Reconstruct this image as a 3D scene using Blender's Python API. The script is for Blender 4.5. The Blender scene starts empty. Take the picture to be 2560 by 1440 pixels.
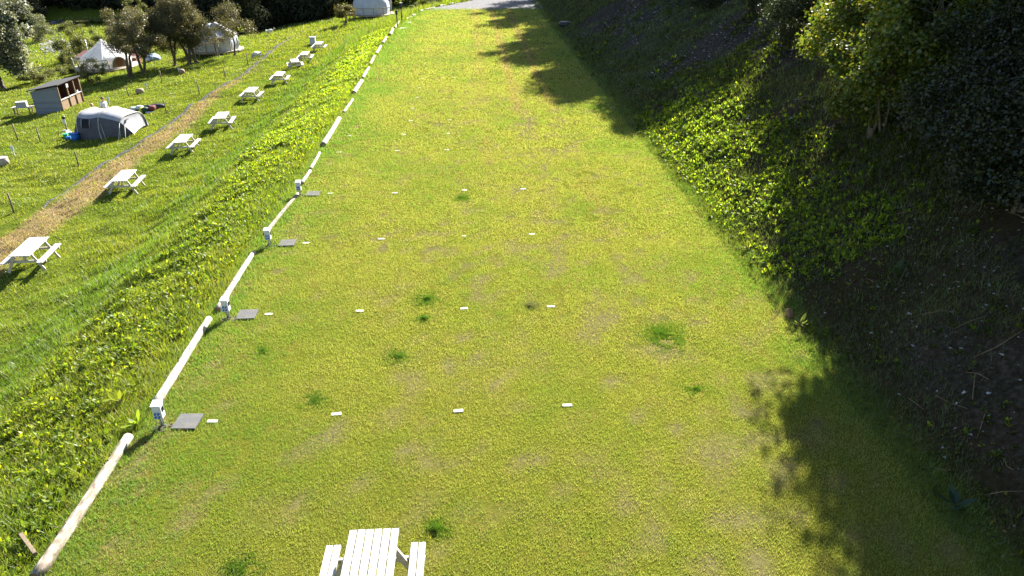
import bpy, bmesh, math, random
import numpy as np
from mathutils import Vector, Matrix, Euler

random.seed(7)
rng = np.random.default_rng(7)
SC = bpy.context.scene
COL = SC.collection

# ------------------------------------------------------------------ camera
CAMH, PITCH, YAW, FPX = 8.8, math.radians(27.44), math.radians(3.2), 1762.0
SP, CP, SY, CY = math.sin(PITCH), math.cos(PITCH), math.sin(YAW), math.cos(YAW)
cam = bpy.data.cameras.new('camera')
cam.sensor_width = 36.0
cam.lens = FPX / 2560 * 36
cam.clip_end = 2000
camo = bpy.data.objects.new('camera', cam)
COL.objects.link(camo)
camo.location = (0, 0, CAMH)
camo.rotation_euler = (math.pi / 2 - PITCH, 0, -YAW)
SC.camera = camo


def project(P):
    """world -> photo pixels and depth (used to leave out ground cover that stands behind the viewer)"""
    x = P[:, 0] * CY - P[:, 1] * SY
    d = P[:, 0] * SY + P[:, 1] * CY
    h = CAMH - P[:, 2]
    zc = d * CP + h * SP
    yc = h * CP - d * SP
    zc = np.where(zc < .1, .1, zc)
    return 1280 + FPX * x / zc, 720 + FPX * yc / zc, zc


# ------------------------------------------------------------------ noise
def vnoise(x, y, seed=0):
    x = np.asarray(x, float); y = np.asarray(y, float)
    xi = np.floor(x).astype(np.int64); yi = np.floor(y).astype(np.int64)
    fx = x - xi; fy = y - yi
    fx = fx * fx * (3 - 2 * fx); fy = fy * fy * (3 - 2 * fy)

    def h(a, b):
        n = (a * 374761393 + b * 668265263 + seed * 974634777) & 0xffffffff
        n = ((n ^ (n >> 13)) * 1274126177) & 0xffffffff
        n = n ^ (n >> 16)
        return (n & 0xffff) / 65535.0
    a = h(xi, yi); b = h(xi + 1, yi); c = h(xi, yi + 1); d = h(xi + 1, yi + 1)
    return (a * (1 - fx) + b * fx) * (1 - fy) + (c * (1 - fx) + d * fx) * fy


def fbm(x, y, seed=0, o=3):
    v = 0; a = .5; s = 0
    for k in range(o):
        v = v + a * vnoise(np.asarray(x) * 2 ** k, np.asarray(y) * 2 ** k, seed + k); s += a; a *= .5
    return v / s


def sstep(a, b, x):
    t = np.clip((np.asarray(x, float) - a) / (b - a), 0, 1)
    return t * t * (3 - 2 * t)


# ------------------------------------------------------------------ terrain
TOE = 8.0


def XL(Y):
    return np.interp(Y, [-60, 70, 80, 86, 92, 96, 104, 120, 400], [-6.8, -6.8, -6.1, -4.9, -1.8, .4, 3.6, 8, 60])


def H(X, Y, bumps=True):
    X = np.asarray(X, float); Y = np.asarray(Y, float)
    t = XL(Y) - X
    r = X - TOE
    left = np.interp(t, [0, .5, 1.2, 4, 6, 7.4, 9, 11, 14, 26, 40, 62, 140], [0, -.03, -.2, -1.22, -2.3, -2.95, -3.15, -3.3, -3.5, -4.55, -6.1, -7.6, -8])
    right = np.interp(r, [0, .7, 3, 8, 13, 20, 40, 300], [0, .22, 1.7, 4.9, 7.4, 9.3, 13, 60])
    z = np.where(t > 0, left, 0) + np.where(r > 0, right, 0)
    far = np.clip(Y - 139, 0, None) * .3 * sstep(-2, 12, t)
    z = z + far
    if bumps:
        off = sstep(.2, 3, t) + sstep(.1, 2, r)
        z = z + off * ((fbm(X * .35, Y * .35, 11, 3) - .5) * .38 + (fbm(X * 1.1, Y * 1.5, 17, 3) - .5) * .3)
        z = z + (fbm(X * .25, Y * .25, 21, 2) - .5) * .06 + (fbm(X * 1.7, Y * 1.7, 23, 2) - .5) * .025
    return z


def ray(px, py):
    u = (px - 1280) / FPX; v = (py - 720) / FPX
    a = CP - v * SP
    return np.array([u * CY + a * SY, -u * SY + a * CY, -(SP + v * CP)])


def at(px, py, zoff=0.0):
    """where the ray through a photo pixel meets the terrain (lifted by zoff)"""
    d = ray(px, py)
    s = np.arange(4, 320, .4)
    P = np.array([0, 0, CAMH]) + s[:, None] * d
    below = P[:, 2] <= H(P[:, 0], P[:, 1]) + zoff
    k = int(np.argmax(below)) if below.any() else len(s) - 1
    a, b = s[max(k - 1, 0)], s[k]
    for _ in range(24):
        m = .5 * (a + b); q = np.array([0, 0, CAMH]) + m * d
        if q[2] <= float(H(q[0], q[1])) + zoff: b = m
        else: a = m
    q = np.array([0, 0, CAMH]) + b * d
    return Vector(q)


def gz(x, y):
    return float(H(x, y))


# ------------------------------------------------------------------ materials
def new_mat(name):
    m = bpy.data.materials.new(name); m.use_nodes = True
    nt = m.node_tree; nt.nodes.clear()
    out = nt.nodes.new('ShaderNodeOutputMaterial')
    return m, nt, out


def N(nt, kind, **kw):
    n = nt.nodes.new(kind)
    for k, v in kw.items():
        if k.startswith('i_'):
            n.inputs[k[2:].replace('_', ' ')].default_value = v
        else:
            setattr(n, k, v)
    return n


def ramp(nt, src, stops):
    r = nt.nodes.new('ShaderNodeValToRGB')
    while len(r.color_ramp.elements) < len(stops): r.color_ramp.elements.new(.5)
    for e, (p, c) in zip(r.color_ramp.elements, stops):
        e.position = p; e.color = (*c, 1)
    nt.links.new(src, r.inputs[0])
    return r.outputs[0]


def surf(name, c1, c2, scale=8, rough=.7, bump=.2, stretch=(1, 1, 1), spec=.3, metal=0, detail=5, c3=None, coord='Object', trans=0):
    m, nt, out = new_mat(name)
    tc = N(nt, 'ShaderNodeTexCoord'); mp = N(nt, 'ShaderNodeMapping'); mp.inputs['Scale'].default_value = stretch
    nt.links.new(tc.outputs[coord], mp.inputs[0])
    nz = N(nt, 'ShaderNodeTexNoise'); nz.inputs['Scale'].default_value = scale; nz.inputs['Detail'].default_value = detail
    nz.inputs['Roughness'].default_value = .65
    nt.links.new(mp.outputs[0], nz.inputs['Vector'])
    stops = [(.32, c1), (.62, c2)] if c3 is None else [(.3, c1), (.5, c2), (.68, c3)]
    c = ramp(nt, nz.outputs['Fac'], stops)
    b = N(nt, 'ShaderNodeBsdfPrincipled')
    b.inputs['Roughness'].default_value = rough; b.inputs['Metallic'].default_value = metal
    b.inputs['Specular IOR Level'].default_value = spec
    nt.links.new(c, b.inputs['Base Color'])
    bp = N(nt, 'ShaderNodeBump'); bp.inputs['Strength'].default_value = bump; bp.inputs['Distance'].default_value = .02
    nt.links.new(nz.outputs['Fac'], bp.inputs['Height']); nt.links.new(bp.outputs[0], b.inputs['Normal'])
    last = b.outputs[0]
    if trans:
        t = N(nt, 'ShaderNodeBsdfTranslucent'); nt.links.new(c, t.inputs[0])
        mx = N(nt, 'ShaderNodeMixShader'); mx.inputs[0].default_value = trans
        nt.links.new(last, mx.inputs[1]); nt.links.new(t.outputs[0], mx.inputs[2]); last = mx.outputs[0]
    nt.links.new(last, out.inputs[0])
    return m


def leaf_mat(name, trans=.5, gloss=.12, rough=.35, tint=(1.04, 1.0, .6)):
    m, nt, out = new_mat(name)
    at_ = N(nt, 'ShaderNodeAttribute', attribute_name='Col')
    d = N(nt, 'ShaderNodeBsdfDiffuse'); t = N(nt, 'ShaderNodeBsdfTranslucent')
    mul = N(nt, 'ShaderNodeMix', data_type='RGBA', blend_type='MULTIPLY')
    mul.inputs[0].default_value = 1; mul.inputs[7].default_value = (*tint, 1)
    nt.links.new(at_.outputs['Color'], mul.inputs[6])
    nt.links.new(at_.outputs['Color'], d.inputs[0]); nt.links.new(mul.outputs[2], t.inputs[0])
    mx = N(nt, 'ShaderNodeMixShader'); mx.inputs[0].default_value = trans
    nt.links.new(d.outputs[0], mx.inputs[1]); nt.links.new(t.outputs[0], mx.inputs[2])
    last = mx.outputs[0]
    if gloss:
        g = N(nt, 'ShaderNodeBsdfAnisotropic'); g.inputs['Roughness'].default_value = rough
        g.inputs[0].default_value = (1, 1, 1, 1)
        m2 = N(nt, 'ShaderNodeMixShader'); m2.inputs[0].default_value = gloss
        nt.links.new(last, m2.inputs[1]); nt.links.new(g.outputs[0], m2.inputs[2]); last = m2.outputs[0]
    nt.links.new(last, out.inputs[0])
    return m


M = {}
M['grass'] = leaf_mat('grass_blades', .55, .05, .6)
M['weed'] = leaf_mat('weed_leaves', .65, .014, .45)
M['leaf'] = leaf_mat('tree_leaves', .45, .03, .45)
M['leaf_dark'] = leaf_mat('wood_leaves', .12, 0)
M['white_wood'] = surf('pale_boards', (.34, .325, .3), (.5, .485, .46), 3, .75, .12, (14, 1, 14), .15)
M['frame_wood'] = surf('weathered_table_frame', (.36, .31, .26), (.52, .47, .41), 4, .65, .2, (10, 2, 10))
M['log'] = surf('bleached_log', (.14, .1, .07), (.36, .31, .26), 5, .8, .5, (4, 1, 4), .1, c3=(.52, .48, .43))
M['log_brown'] = surf('mottled_log', (.09, .07, .05), (.25, .21, .165), 4.5, .85, .5, (3, 1, 3), .1, c3=(.48, .44, .38))
M['log_end'] = surf('sawn_log_end', (.12, .07, .05), (.25, .16, .1), 9, .8, .3)
M['post'] = surf('fence_post_wood', (.1, .075, .05), (.22, .17, .11), 6, .8, .3, (8, 8, 1))
M['bark'] = surf('bark', (.05, .04, .03), (.14, .11, .08), 7, .85, .6, (4, 4, 1))
M['white_plastic'] = surf('white_plastic', (.5, .51, .53), (.58, .58, .59), 3, .5, .02, spec=.2)
M['blue_plastic'] = surf('blue_plastic', (.015, .1, .36), (.02, .14, .46), 3, .5, .02, spec=.2)
M['green_plastic'] = surf('green_plastic', (.02, .25, .12), (.04, .35, .18), 3, .35, .02)
M['black_plastic'] = surf('black_plastic', (.012, .012, .014), (.03, .03, .035), 5, .4, .03)
M['grey_metal'] = surf('galvanised_metal', (.3, .31, .33), (.42, .43, .45), 12, .4, .05, metal=.7)
M['cable'] = surf('grey_cable', (.08, .08, .085), (.12, .12, .12), 10, .5, .02)
M['brick_white'] = surf('white_painted_block', (.36, .34, .3), (.6, .59, .56), 14, .8, .3, spec=.1)
M['brick'] = surf('orange_brick', (.16, .085, .05), (.24, .13, .08), 16, .8, .4)
M['stone'] = surf('grey_stone', (.14, .14, .15), (.34, .33, .33), 5, .75, .6)
M['stone_dim'] = surf('bank_stone', (.12, .115, .11), (.34, .33, .32), 5, .85, .6, spec=.1)
M['stone_brown'] = surf('brown_stone', (.12, .09, .06), (.3, .23, .16), 6, .8, .6)
M['soil'] = surf('dark_soil', (.05, .04, .03), (.13, .1, .08), 20, .9, .8)
M['canvas'] = surf('cream_canvas', (.74, .73, .72), (.84, .83, .82), 1.2, .8, .1, trans=.35)
M['canvas_dim'] = surf('grey_canvas', (.38, .41, .46), (.48, .51, .56), 1.2, .8, .1, trans=.25)
M['clear'] = surf('clear_panel', (.3, .31, .32), (.5, .5, .5), 3, .25, .05, spec=.6)
M['tent_grey'] = surf('dark_tent_fabric', (.045, .045, .062), (.07, .068, .085), 2, .7, .15)
M['tent_pale'] = surf('pale_tent_fabric', (.3, .3, .33), (.4, .4, .43), 2, .6, .12, trans=.25)
M['tent_window'] = surf('tent_window_film', (.006, .007, .01), (.012, .013, .017), 3, .5, .02, spec=.1)
M['rope'] = surf('guy_rope', (.36, .36, .3), (.45, .44, .36), 9, .7, .02)
M['yellow_rope'] = surf('yellow_guy_rope', (.6, .55, .05), (.7, .65, .08), 9, .7, .02)
M['felt'] = surf('roofing_felt', (.028, .028, .03), (.05, .05, .054), 14, .85, .3)
M['red_roof'] = surf('red_roof_sheet', (.07, .025, .02), (.12, .04, .032), 6, .6, .1)
M['deck'] = surf('deck_timber', (.2, .17, .13), (.34, .29, .23), 5, .75, .3, (10, 1, 1))
M['red_timber'] = surf('red_brown_timber', (.1, .04, .025), (.19, .08, .045), 5, .7, .3, (8, 8, 1))
M['tan_timber'] = surf('tan_timber', (.13, .085, .05), (.24, .16, .1), 5, .7, .3, (8, 8, 1))
M['wool'] = surf('wool', (.5, .47, .4), (.68, .65, .58), 14, .95, .8)
M['sheep_skin'] = surf('sheep_face', (.3, .27, .24), (.42, .38, .34), 8, .8, .1)
M['skin'] = surf('skin', (.48, .27, .19), (.55, .33, .24), 6, .55, .03)
M['hair'] = surf('brown_hair', (.06, .03, .018), (.12, .06, .035), 20, .6, .2)
M['fair_hair'] = surf('fair_hair', (.36, .22, .12), (.46, .3, .18), 20, .6, .2)
M['shirt'] = surf('pale_grey_shirt', (.5, .52, .56), (.6, .62, .66), 6, .85, .1)
M['shorts'] = surf('dark_trousers', (.03, .035, .05), (.05, .055, .07), 6, .85, .1)
M['red_cloth'] = surf('red_fabric', (.12, .025, .025), (.18, .04, .04), 6, .8, .2)
M['green_cloth'] = surf('dark_green_fabric', (.02, .05, .035), (.04, .08, .05), 6, .8, .2)
M['yellow_cloth'] = surf('yellow_fabric', (.45, .42, .03), (.55, .5, .06), 6, .8, .2)
M['tarp'] = surf('blue_tarpaulin', (.12, .2, .36), (.3, .38, .5), 4, .5, .3)
M['teal'] = surf('teal_tarpaulin', (.1, .35, .4), (.35, .55, .6), 4, .4, .3)


def wood_lines(name, c1, c2, n_axis, pitch, horizontal=True):
    """planked timber: plank seams as a real groove bump and slight colour change from plank to plank"""
    m, nt, out = new_mat(name)
    tc = N(nt, 'ShaderNodeTexCoord'); sx = N(nt, 'ShaderNodeSeparateXYZ'); nt.links.new(tc.outputs['Object'], sx.inputs[0])
    div = N(nt, 'ShaderNodeMath', operation='DIVIDE'); div.inputs[1].default_value = pitch
    nt.links.new(sx.outputs[n_axis], div.inputs[0])
    fr = N(nt, 'ShaderNodeMath', operation='FRACT'); nt.links.new(div.outputs[0], fr.inputs[0])
    gr = N(nt, 'ShaderNodeMath', operation='GREATER_THAN'); gr.inputs[1].default_value = .12; nt.links.new(fr.outputs[0], gr.inputs[0])
    fl = N(nt, 'ShaderNodeMath', operation='FLOOR'); nt.links.new(div.outputs[0], fl.inputs[0])
    wn = N(nt, 'ShaderNodeTexWhiteNoise', noise_dimensions='1D'); nt.links.new(fl.outputs[0], wn.inputs['W'])
    nz = N(nt, 'ShaderNodeTexNoise'); nz.inputs['Scale'].default_value = 6
    nt.links.new(tc.outputs['Object'], nz.inputs['Vector'])
    ad = N(nt, 'ShaderNodeMath', operation='MULTIPLY_ADD'); ad.inputs[1].default_value = .5; nt.links.new(wn.outputs[0], ad.inputs[0])
    hf = N(nt, 'ShaderNodeMath', operation='MULTIPLY'); hf.inputs[1].default_value = .5; nt.links.new(nz.outputs[0], hf.inputs[0])
    nt.links.new(hf.outputs[0], ad.inputs[2])
    c = ramp(nt, ad.outputs[0], [(.1, c1), (.8, c2)])
    b = N(nt, 'ShaderNodeBsdfPrincipled'); b.inputs['Roughness'].default_value = .75
    nt.links.new(c, b.inputs['Base Color'])
    bp = N(nt, 'ShaderNodeBump'); bp.inputs['Strength'].default_value = .8; bp.inputs['Distance'].default_value = .03
    nt.links.new(gr.outputs[0], bp.inputs['Height']); nt.links.new(bp.outputs[0], b.inputs['Normal'])
    nt.links.new(b.outputs[0], out.inputs[0])
    return m


M['clad'] = wood_lines('blue_grey_cladding', (.13, .14, .17), (.2, .21, .25), 2, .14)


def grid_mat():
    """rubber ring mat: fine holes"""
    m, nt, out = new_mat('rubber_grid_mat')
    tc = N(nt, 'ShaderNodeTexCoord')
    v = N(nt, 'ShaderNodeTexVoronoi'); v.inputs['Scale'].default_value = 34; v.inputs['Randomness'].default_value = .05
    nt.links.new(tc.outputs['Object'], v.inputs['Vector'])
    c = ramp(nt, v.outputs['Distance'], [(.25, (.035, .035, .04)), (.45, (.11, .11, .115))])
    nz = N(nt, 'ShaderNodeTexNoise'); nz.inputs['Scale'].default_value = 5
    nt.links.new(tc.outputs['Object'], nz.inputs['Vector'])
    mx = N(nt, 'ShaderNodeMix', data_type='RGBA'); mx.inputs[7].default_value = (.16, .14, .12, 1)
    r = ramp(nt, nz.outputs[0], [(.5, (0, 0, 0)), (.75, (.6, .6, .6))])
    nt.links.new(r, mx.inputs[0]); nt.links.new(c, mx.inputs[6])
    b = N(nt, 'ShaderNodeBsdfPrincipled'); b.inputs['Roughness'].default_value = .95; b.inputs['Specular IOR Level'].default_value = .1
    nt.links.new(mx.outputs[2], b.inputs['Base Color'])
    bp = N(nt, 'ShaderNodeBump'); bp.inputs['Strength'].default_value = .8; bp.inputs['Distance'].default_value = .01
    nt.links.new(v.outputs['Distance'], bp.inputs['Height']); nt.links.new(bp.outputs[0], b.inputs['Normal'])
    nt.links.new(b.outputs[0], out.inputs[0])
    return m


M['mat'] = grid_mat()


def ground_mat():
    m, nt, out = new_mat('ground_soil_and_turf')
    geo = N(nt, 'ShaderNodeNewGeometry')
    a1 = N(nt, 'ShaderNodeAttribute', attribute_name='zone')      # r lawn, g meadow, b right bank
    a2 = N(nt, 'ShaderNodeAttribute', attribute_name='zone_b')    # r straw, g scree, b bare soil
    s1 = N(nt, 'ShaderNodeSeparateColor'); nt.links.new(a1.outputs['Color'], s1.inputs[0])
    s2 = N(nt, 'ShaderNodeSeparateColor'); nt.links.new(a2.outputs['Color'], s2.inputs[0])

    def noise(scale, detail=5, rough=.65):
        n = N(nt, 'ShaderNodeTexNoise'); n.inputs['Scale'].default_value = scale; n.inputs['Detail'].default_value = detail
        n.inputs['Roughness'].default_value = rough
        nt.links.new(geo.outputs['Position'], n.inputs['Vector']); return n.outputs['Fac']
    n1, n2, n3 = noise(1.1), noise(9, 6, .75), noise(45, 4, .7)

    def mix(f, a, b):
        x = N(nt, 'ShaderNodeMix', data_type='RGBA')
        if isinstance(f, float): x.inputs[0].default_value = f
        else: nt.links.new(f, x.inputs[0])
        nt.links.new(a, x.inputs[6]); nt.links.new(b, x.inputs[7]); return x.outputs[2]
    lawn = mix(n3, ramp(nt, n2, [(.35, (.05, .055, .01)), (.62, (.12, .125, .016))]), ramp(nt, n1, [(.3, (.08, .105, .008)), (.7, (.13, .12, .02))]))
    mead = mix(n3, ramp(nt, n2, [(.35, (.045, .07, .01)), (.65, (.1, .12, .018))]), ramp(nt, n1, [(.3, (.05, .085, .008)), (.7, (.11, .12, .02))]))
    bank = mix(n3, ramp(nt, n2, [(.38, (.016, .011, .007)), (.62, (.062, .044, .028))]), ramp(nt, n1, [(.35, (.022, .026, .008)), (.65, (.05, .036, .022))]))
    straw = mix(n3, ramp(nt, n2, [(.3, (.15, .11, .055)), (.7, (.26, .19, .105))]), ramp(nt, n1, [(.3, (.17, .125, .06)), (.7, (.24, .175, .1))]))
    scree = ramp(nt, n2, [(.36, (.018, .017, .016)), (.52, (.05, .046, .044)), (.64, (.12, .115, .112))])
    soil = ramp(nt, n2, [(.3, (.08, .06, .04)), (.7, (.19, .145, .105))])
    c = mix(s1.outputs[0], mead, lawn)
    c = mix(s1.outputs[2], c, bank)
    c = mix(s2.outputs[0], c, straw)
    c = mix(s2.outputs[1], c, scree)
    c = mix(s2.outputs[2], c, soil)
    b = N(nt, 'ShaderNodeBsdfPrincipled'); b.inputs['Roughness'].default_value = 1; b.inputs['Specular IOR Level'].default_value = 0
    nt.links.new(c, b.inputs['Base Color'])
    ad = N(nt, 'ShaderNodeMath', operation='ADD'); nt.links.new(n2, ad.inputs[0]); nt.links.new(n3, ad.inputs[1])
    bp = N(nt, 'ShaderNodeBump'); bp.inputs['Strength'].default_value = .7; bp.inputs['Distance'].default_value = .05
    nt.links.new(ad.outputs[0], bp.inputs['Height']); nt.links.new(bp.outputs[0], b.inputs['Normal'])
    nt.links.new(b.outputs[0], out.inputs[0])
    return m


M['ground'] = ground_mat()


def chips(name, stops, scale):
    m, nt, out = new_mat(name)
    geo = N(nt, 'ShaderNodeNewGeometry')
    v = N(nt, 'ShaderNodeTexVoronoi'); v.inputs['Scale'].default_value = scale
    nt.links.new(geo.outputs['Position'], v.inputs['Vector'])
    sp = N(nt, 'ShaderNodeSeparateColor'); nt.links.new(v.outputs['Color'], sp.inputs[0])
    c = ramp(nt, sp.outputs[0], stops)
    b = N(nt, 'ShaderNodeBsdfPrincipled'); b.inputs['Roughness'].default_value = 1; b.inputs['Specular IOR Level'].default_value = .05
    nt.links.new(c, b.inputs['Base Color'])
    bp = N(nt, 'ShaderNodeBump'); bp.inputs['Strength'].default_value = 1; bp.inputs['Distance'].default_value = .03
    nt.links.new(v.outputs['Distance'], bp.inputs['Height']); nt.links.new(bp.outputs[0], b.inputs['Normal'])
    nt.links.new(b.outputs[0], out.inputs[0])
    return m


M['gravel'] = chips('gravel', [(0, (.07, .07, .075)), (.5, (.14, .138, .14)), (1, (.23, .225, .225))], 14)
M['slate'] = chips('slate_chippings', [(0, (.03, .027, .03)), (.5, (.065, .06, .065)), (1, (.12, .112, .118))], 16)


def water_mat():
    m, nt, out = new_mat('stream_water')
    geo = N(nt, 'ShaderNodeNewGeometry')
    nz = N(nt, 'ShaderNodeTexNoise'); nz.inputs['Scale'].default_value = 2.2; nz.inputs['Detail'].default_value = 4
    nt.links.new(geo.outputs['Position'], nz.inputs['Vector'])
    b = N(nt, 'ShaderNodeBsdfPrincipled'); b.inputs['Base Color'].default_value = (.03, .035, .04, 1); b.inputs['Roughness'].default_value = .15
    bp = N(nt, 'ShaderNodeBump'); bp.inputs['Strength'].default_value = .35; bp.inputs['Distance'].default_value = .1
    nt.links.new(nz.outputs[0], bp.inputs['Height']); nt.links.new(bp.outputs[0], b.inputs['Normal'])
    nt.links.new(b.outputs[0], out.inputs[0])
    return m


M['water'] = water_mat()


# ------------------------------------------------------------------ mesh helpers
def tag(o, label=None, cat=None, group=None, kind=None):
    if label: o['label'] = label
    if cat: o['category'] = cat
    if group: o['group'] = group
    if kind: o['kind'] = kind
    return o


def empty(name, loc, rz=0.0):
    o = bpy.data.objects.new(name, None); COL.objects.link(o)
    o.empty_display_size = .2
    o.location = loc; o.rotation_euler = (0, 0, rz)
    return o


def copy_tree(o, parent=None):
    c = o.copy(); COL.objects.link(c)
    if parent is not None:
        c.parent = parent
        c.matrix_parent_inverse = o.matrix_parent_inverse.copy()
    for ch in o.children: copy_tree(ch, c)
    return c


class MB:
    def __init__(s): s.v = []; s.f = []; s.mi = []; s.smooth = []

    def add(s, verts, faces, mi=0, smooth=False):
        o = len(s.v); s.v += [tuple(map(float, p)) for p in verts]
        for f in faces: s.f.append([i + o for i in f]); s.mi.append(mi); s.smooth.append(smooth)
        return s

    def box(s, c, size, rot=None, mi=0):
        R = Euler(rot).to_matrix() if rot else Matrix.Identity(3)
        hx, hy, hz = size[0] / 2, size[1] / 2, size[2] / 2
        b = min(hx, hy, hz) * .12
        P = []
        for z in (-hz, hz):
            zi = z - math.copysign(b, z)
        pts = []
        # chamfered box: three rectangles of four corners per axis
        for sx in (-1, 1):
            for sy in (-1, 1):
                for sz in (-1, 1):
                    pts += [(sx * hx, sy * (hy - b), sz * (hz - b)), (sx * (hx - b), sy * hy, sz * (hz - b)), (sx * (hx - b), sy * (hy - b), sz * hz)]
        bm = bmesh.new()
        for p in pts: bm.verts.new(p)
        bmesh.ops.convex_hull(bm, input=bm.verts)
        bm.verts.ensure_lookup_table(); bm.verts.index_update()
        vs = [tuple(R @ v.co + Vector(c)) for v in bm.verts]
        fs = [[v.index for v in f.verts] for f in bm.faces]
        bm.free()
        return s.add(vs, fs, mi)

    def tube(s, pts, rad, n=8, mi=0, cap=True, smooth=True, cap_mi=None):
        pts = [Vector(p) for p in pts]
        if not isinstance(rad, (list, tuple)): rad = [rad] * len(pts)
        V = []; F = []
        up = None
        for i, p in enumerate(pts):
            t = (pts[min(i + 1, len(pts) - 1)] - pts[max(i - 1, 0)]).normalized()
            if up is None:
                up = Vector((0, 0, 1)) if abs(t.z) < .9 else Vector((1, 0, 0))
            a = t.cross(up).normalized(); b = a.cross(t).normalized(); up = b
            for k in range(n):
                w = 2 * math.pi * k / n
                V.append(p + (a * math.cos(w) + b * math.sin(w)) * rad[i])
        for i in range(len(pts) - 1):
            for k in range(n):
                F.append([i * n + k, i * n + (k + 1) % n, (i + 1) * n + (k + 1) % n, (i + 1) * n + k])
        s.add(V, F, mi, smooth)
        if cap:
            o = len(s.v) - len(V)
            cm = mi if cap_mi is None else cap_mi
            s.f.append([o + k for k in range(n)][::-1]); s.mi.append(cm); s.smooth.append(False)
            e = o + (len(pts) - 1) * n
            s.f.append([e + k for k in range(n)]); s.mi.append(cm); s.smooth.append(False)
        return s

    def build(s, name, mats, parent=None, loc=None, rz=0.0):
        me = bpy.data.meshes.new(name); me.from_pydata(s.v, [], s.f)
        if not isinstance(mats, (list, tuple)): mats = [mats]
        for m in mats: me.materials.append(m)
        me.polygons.foreach_set('material_index', s.mi)
        me.polygons.foreach_set('use_smooth', s.smooth)
        me.update()
        o = bpy.data.objects.new(name, me); COL.objects.link(o)
        if parent: o.parent = parent
        if loc is not None: o.location = loc
        if rz: o.rotation_euler = (0, 0, rz)
        return o


def poly_mesh(name, V, k, color, mat, parent=None, loc=None, smooth=False):
    """V (n*k,3) vertices, n polygons of k corners each, color (n,3)"""
    n = len(V) // k
    me = bpy.data.meshes.new(name)
    me.vertices.add(n * k); me.vertices.foreach_set('co', np.ascontiguousarray(V, np.float32).ravel())
    me.loops.add(n * k); me.loops.foreach_set('vertex_index', np.arange(n * k, dtype=np.int32))
    me.polygons.add(n); me.polygons.foreach_set('loop_start', np.arange(0, n * k, k, dtype=np.int32))
    me.polygons.foreach_set('loop_total', np.full(n, k, np.int32))
    a = me.attributes.new('Col', 'FLOAT_COLOR', 'FACE')
    c4 = np.ones((n, 4), np.float32); c4[:, :3] = color
    a.data.foreach_set('color', c4.ravel())
    me.materials.append(mat)
    me.update(calc_edges=True)
    o = bpy.data.objects.new(name, me); COL.objects.link(o)
    if parent: o.parent = parent
    if loc is not None: o.location = loc
    return o


def blade_verts(P, h, w, lean=.45, nrm=None):
    n = len(P)
    a = rng.uniform(0, 2 * math.pi, n); b = rng.uniform(0, 2 * math.pi, n)
    l = rng.uniform(.05, lean, n) * h
    dx = np.cos(a) * w / 2; dy = np.sin(a) * w / 2
    V = np.empty((n, 3, 3))
    V[:, 0] = P; V[:, 0, 0] -= dx; V[:, 0, 1] -= dy
    V[:, 1] = P; V[:, 1, 0] += dx; V[:, 1, 1] += dy
    V[:, 2] = P; V[:, 2, 0] += np.cos(b) * l; V[:, 2, 1] += np.sin(b) * l; V[:, 2, 2] += h
    V[:, :2, 2] -= .01
    return V.reshape(-1, 3)


LEAF_HEX = np.array([(0, -.5), (.3, -.22), (.34, .12), (0, .5), (-.34, .12), (-.3, -.22)])
LEAF_LONG = np.array([(0, -.5), (.13, -.25), (.16, .1), (0, .5), (-.16, .1), (-.13, -.25)])
LEAF_RH = np.array([(0, -.5), (.3, 0), (0, .5), (-.3, 0)])


def leaf_verts(P, nrm, size, shape, axis=None):
    """flat leaf polygons at P facing nrm"""
    n = len(P); k = len(shape)
    nrm = nrm / np.maximum(np.linalg.norm(nrm, axis=1, keepdims=True), 1e-6)
    r = rng.normal(size=(n, 3)) if axis is None else axis
    t = r - nrm * np.sum(r * nrm, axis=1, keepdims=True)
    t /= np.maximum(np.linalg.norm(t, axis=1, keepdims=True), 1e-6)
    b = np.cross(nrm, t)
    size = np.asarray(size).reshape(-1, 1, 1)
    V = P[:, None, :] + size * (shape[None, :, 0, None] * b[:, None, :] + shape[None, :, 1, None] * t[:, None, :])
    return V.reshape(-1, 3)


def in_view(P, mx=260, my=160):
    u, v, z = project(P)
    return (u > -mx) & (u < 2560 + mx) & (v > -my - 60) & (v < 1440 + my) & (z > 3), z


# ------------------------------------------------------------------ ground
def spaced(stops):
    out = []
    for (a, st), (b, _) in zip(stops[:-1], stops[1:]):
        out.append(np.arange(a, b, st))
    return np.concatenate(out + [[stops[-1][0]]])


gx = spaced([(-320, 20), (-120, 4), (-60, .9), (-28, .35), (14, .6), (30, 4), (70, 25), (320, 25)])
gy = spaced([(-60, 8), (-4, .4), (60, .6), (112, 2), (180, 12), (400, 12)])
GX, GY = np.meshgrid(gx, gy)
GZ = H(GX, GY)

PATH_PX = [(105, 524), (170, 475), (235, 428), (300, 386), (345, 361), (450, 290), (505, 252), (560, 212), (620, 176), (652, 152), (690, 118), (722, 97), (757, 78), (790, 66)]
PATH = np.array([at(*p)[:] for p in PATH_PX])


def path_x(Y):
    o = np.argsort(PATH[:, 1])
    return np.interp(Y, PATH[o, 1], PATH[o, 0], left=PATH[o[0], 0] - .3, right=PATH[o[-1], 0])


def straw_mask(X, Y):
    d = X - path_x(Y) + (fbm(X * .9, Y * .9, 31, 2) - .5) * .7
    w = np.interp(Y, [20, 40, 58, 66], [2.9, 2.1, 1.3, .6])
    return sstep(.15, .45, d) * (1 - sstep(w - .35, w + .25, d)) * (1 - sstep(62, 76, Y))


def lawn_mask(X, Y):
    return sstep(-.25, .15, X - XL(Y)) * (1 - sstep(-.3, .3, X - TOE + (fbm(X * .7, Y * .7, 37, 2) - .5) * .9)) * (1 - sstep(86, 87, Y))


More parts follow.
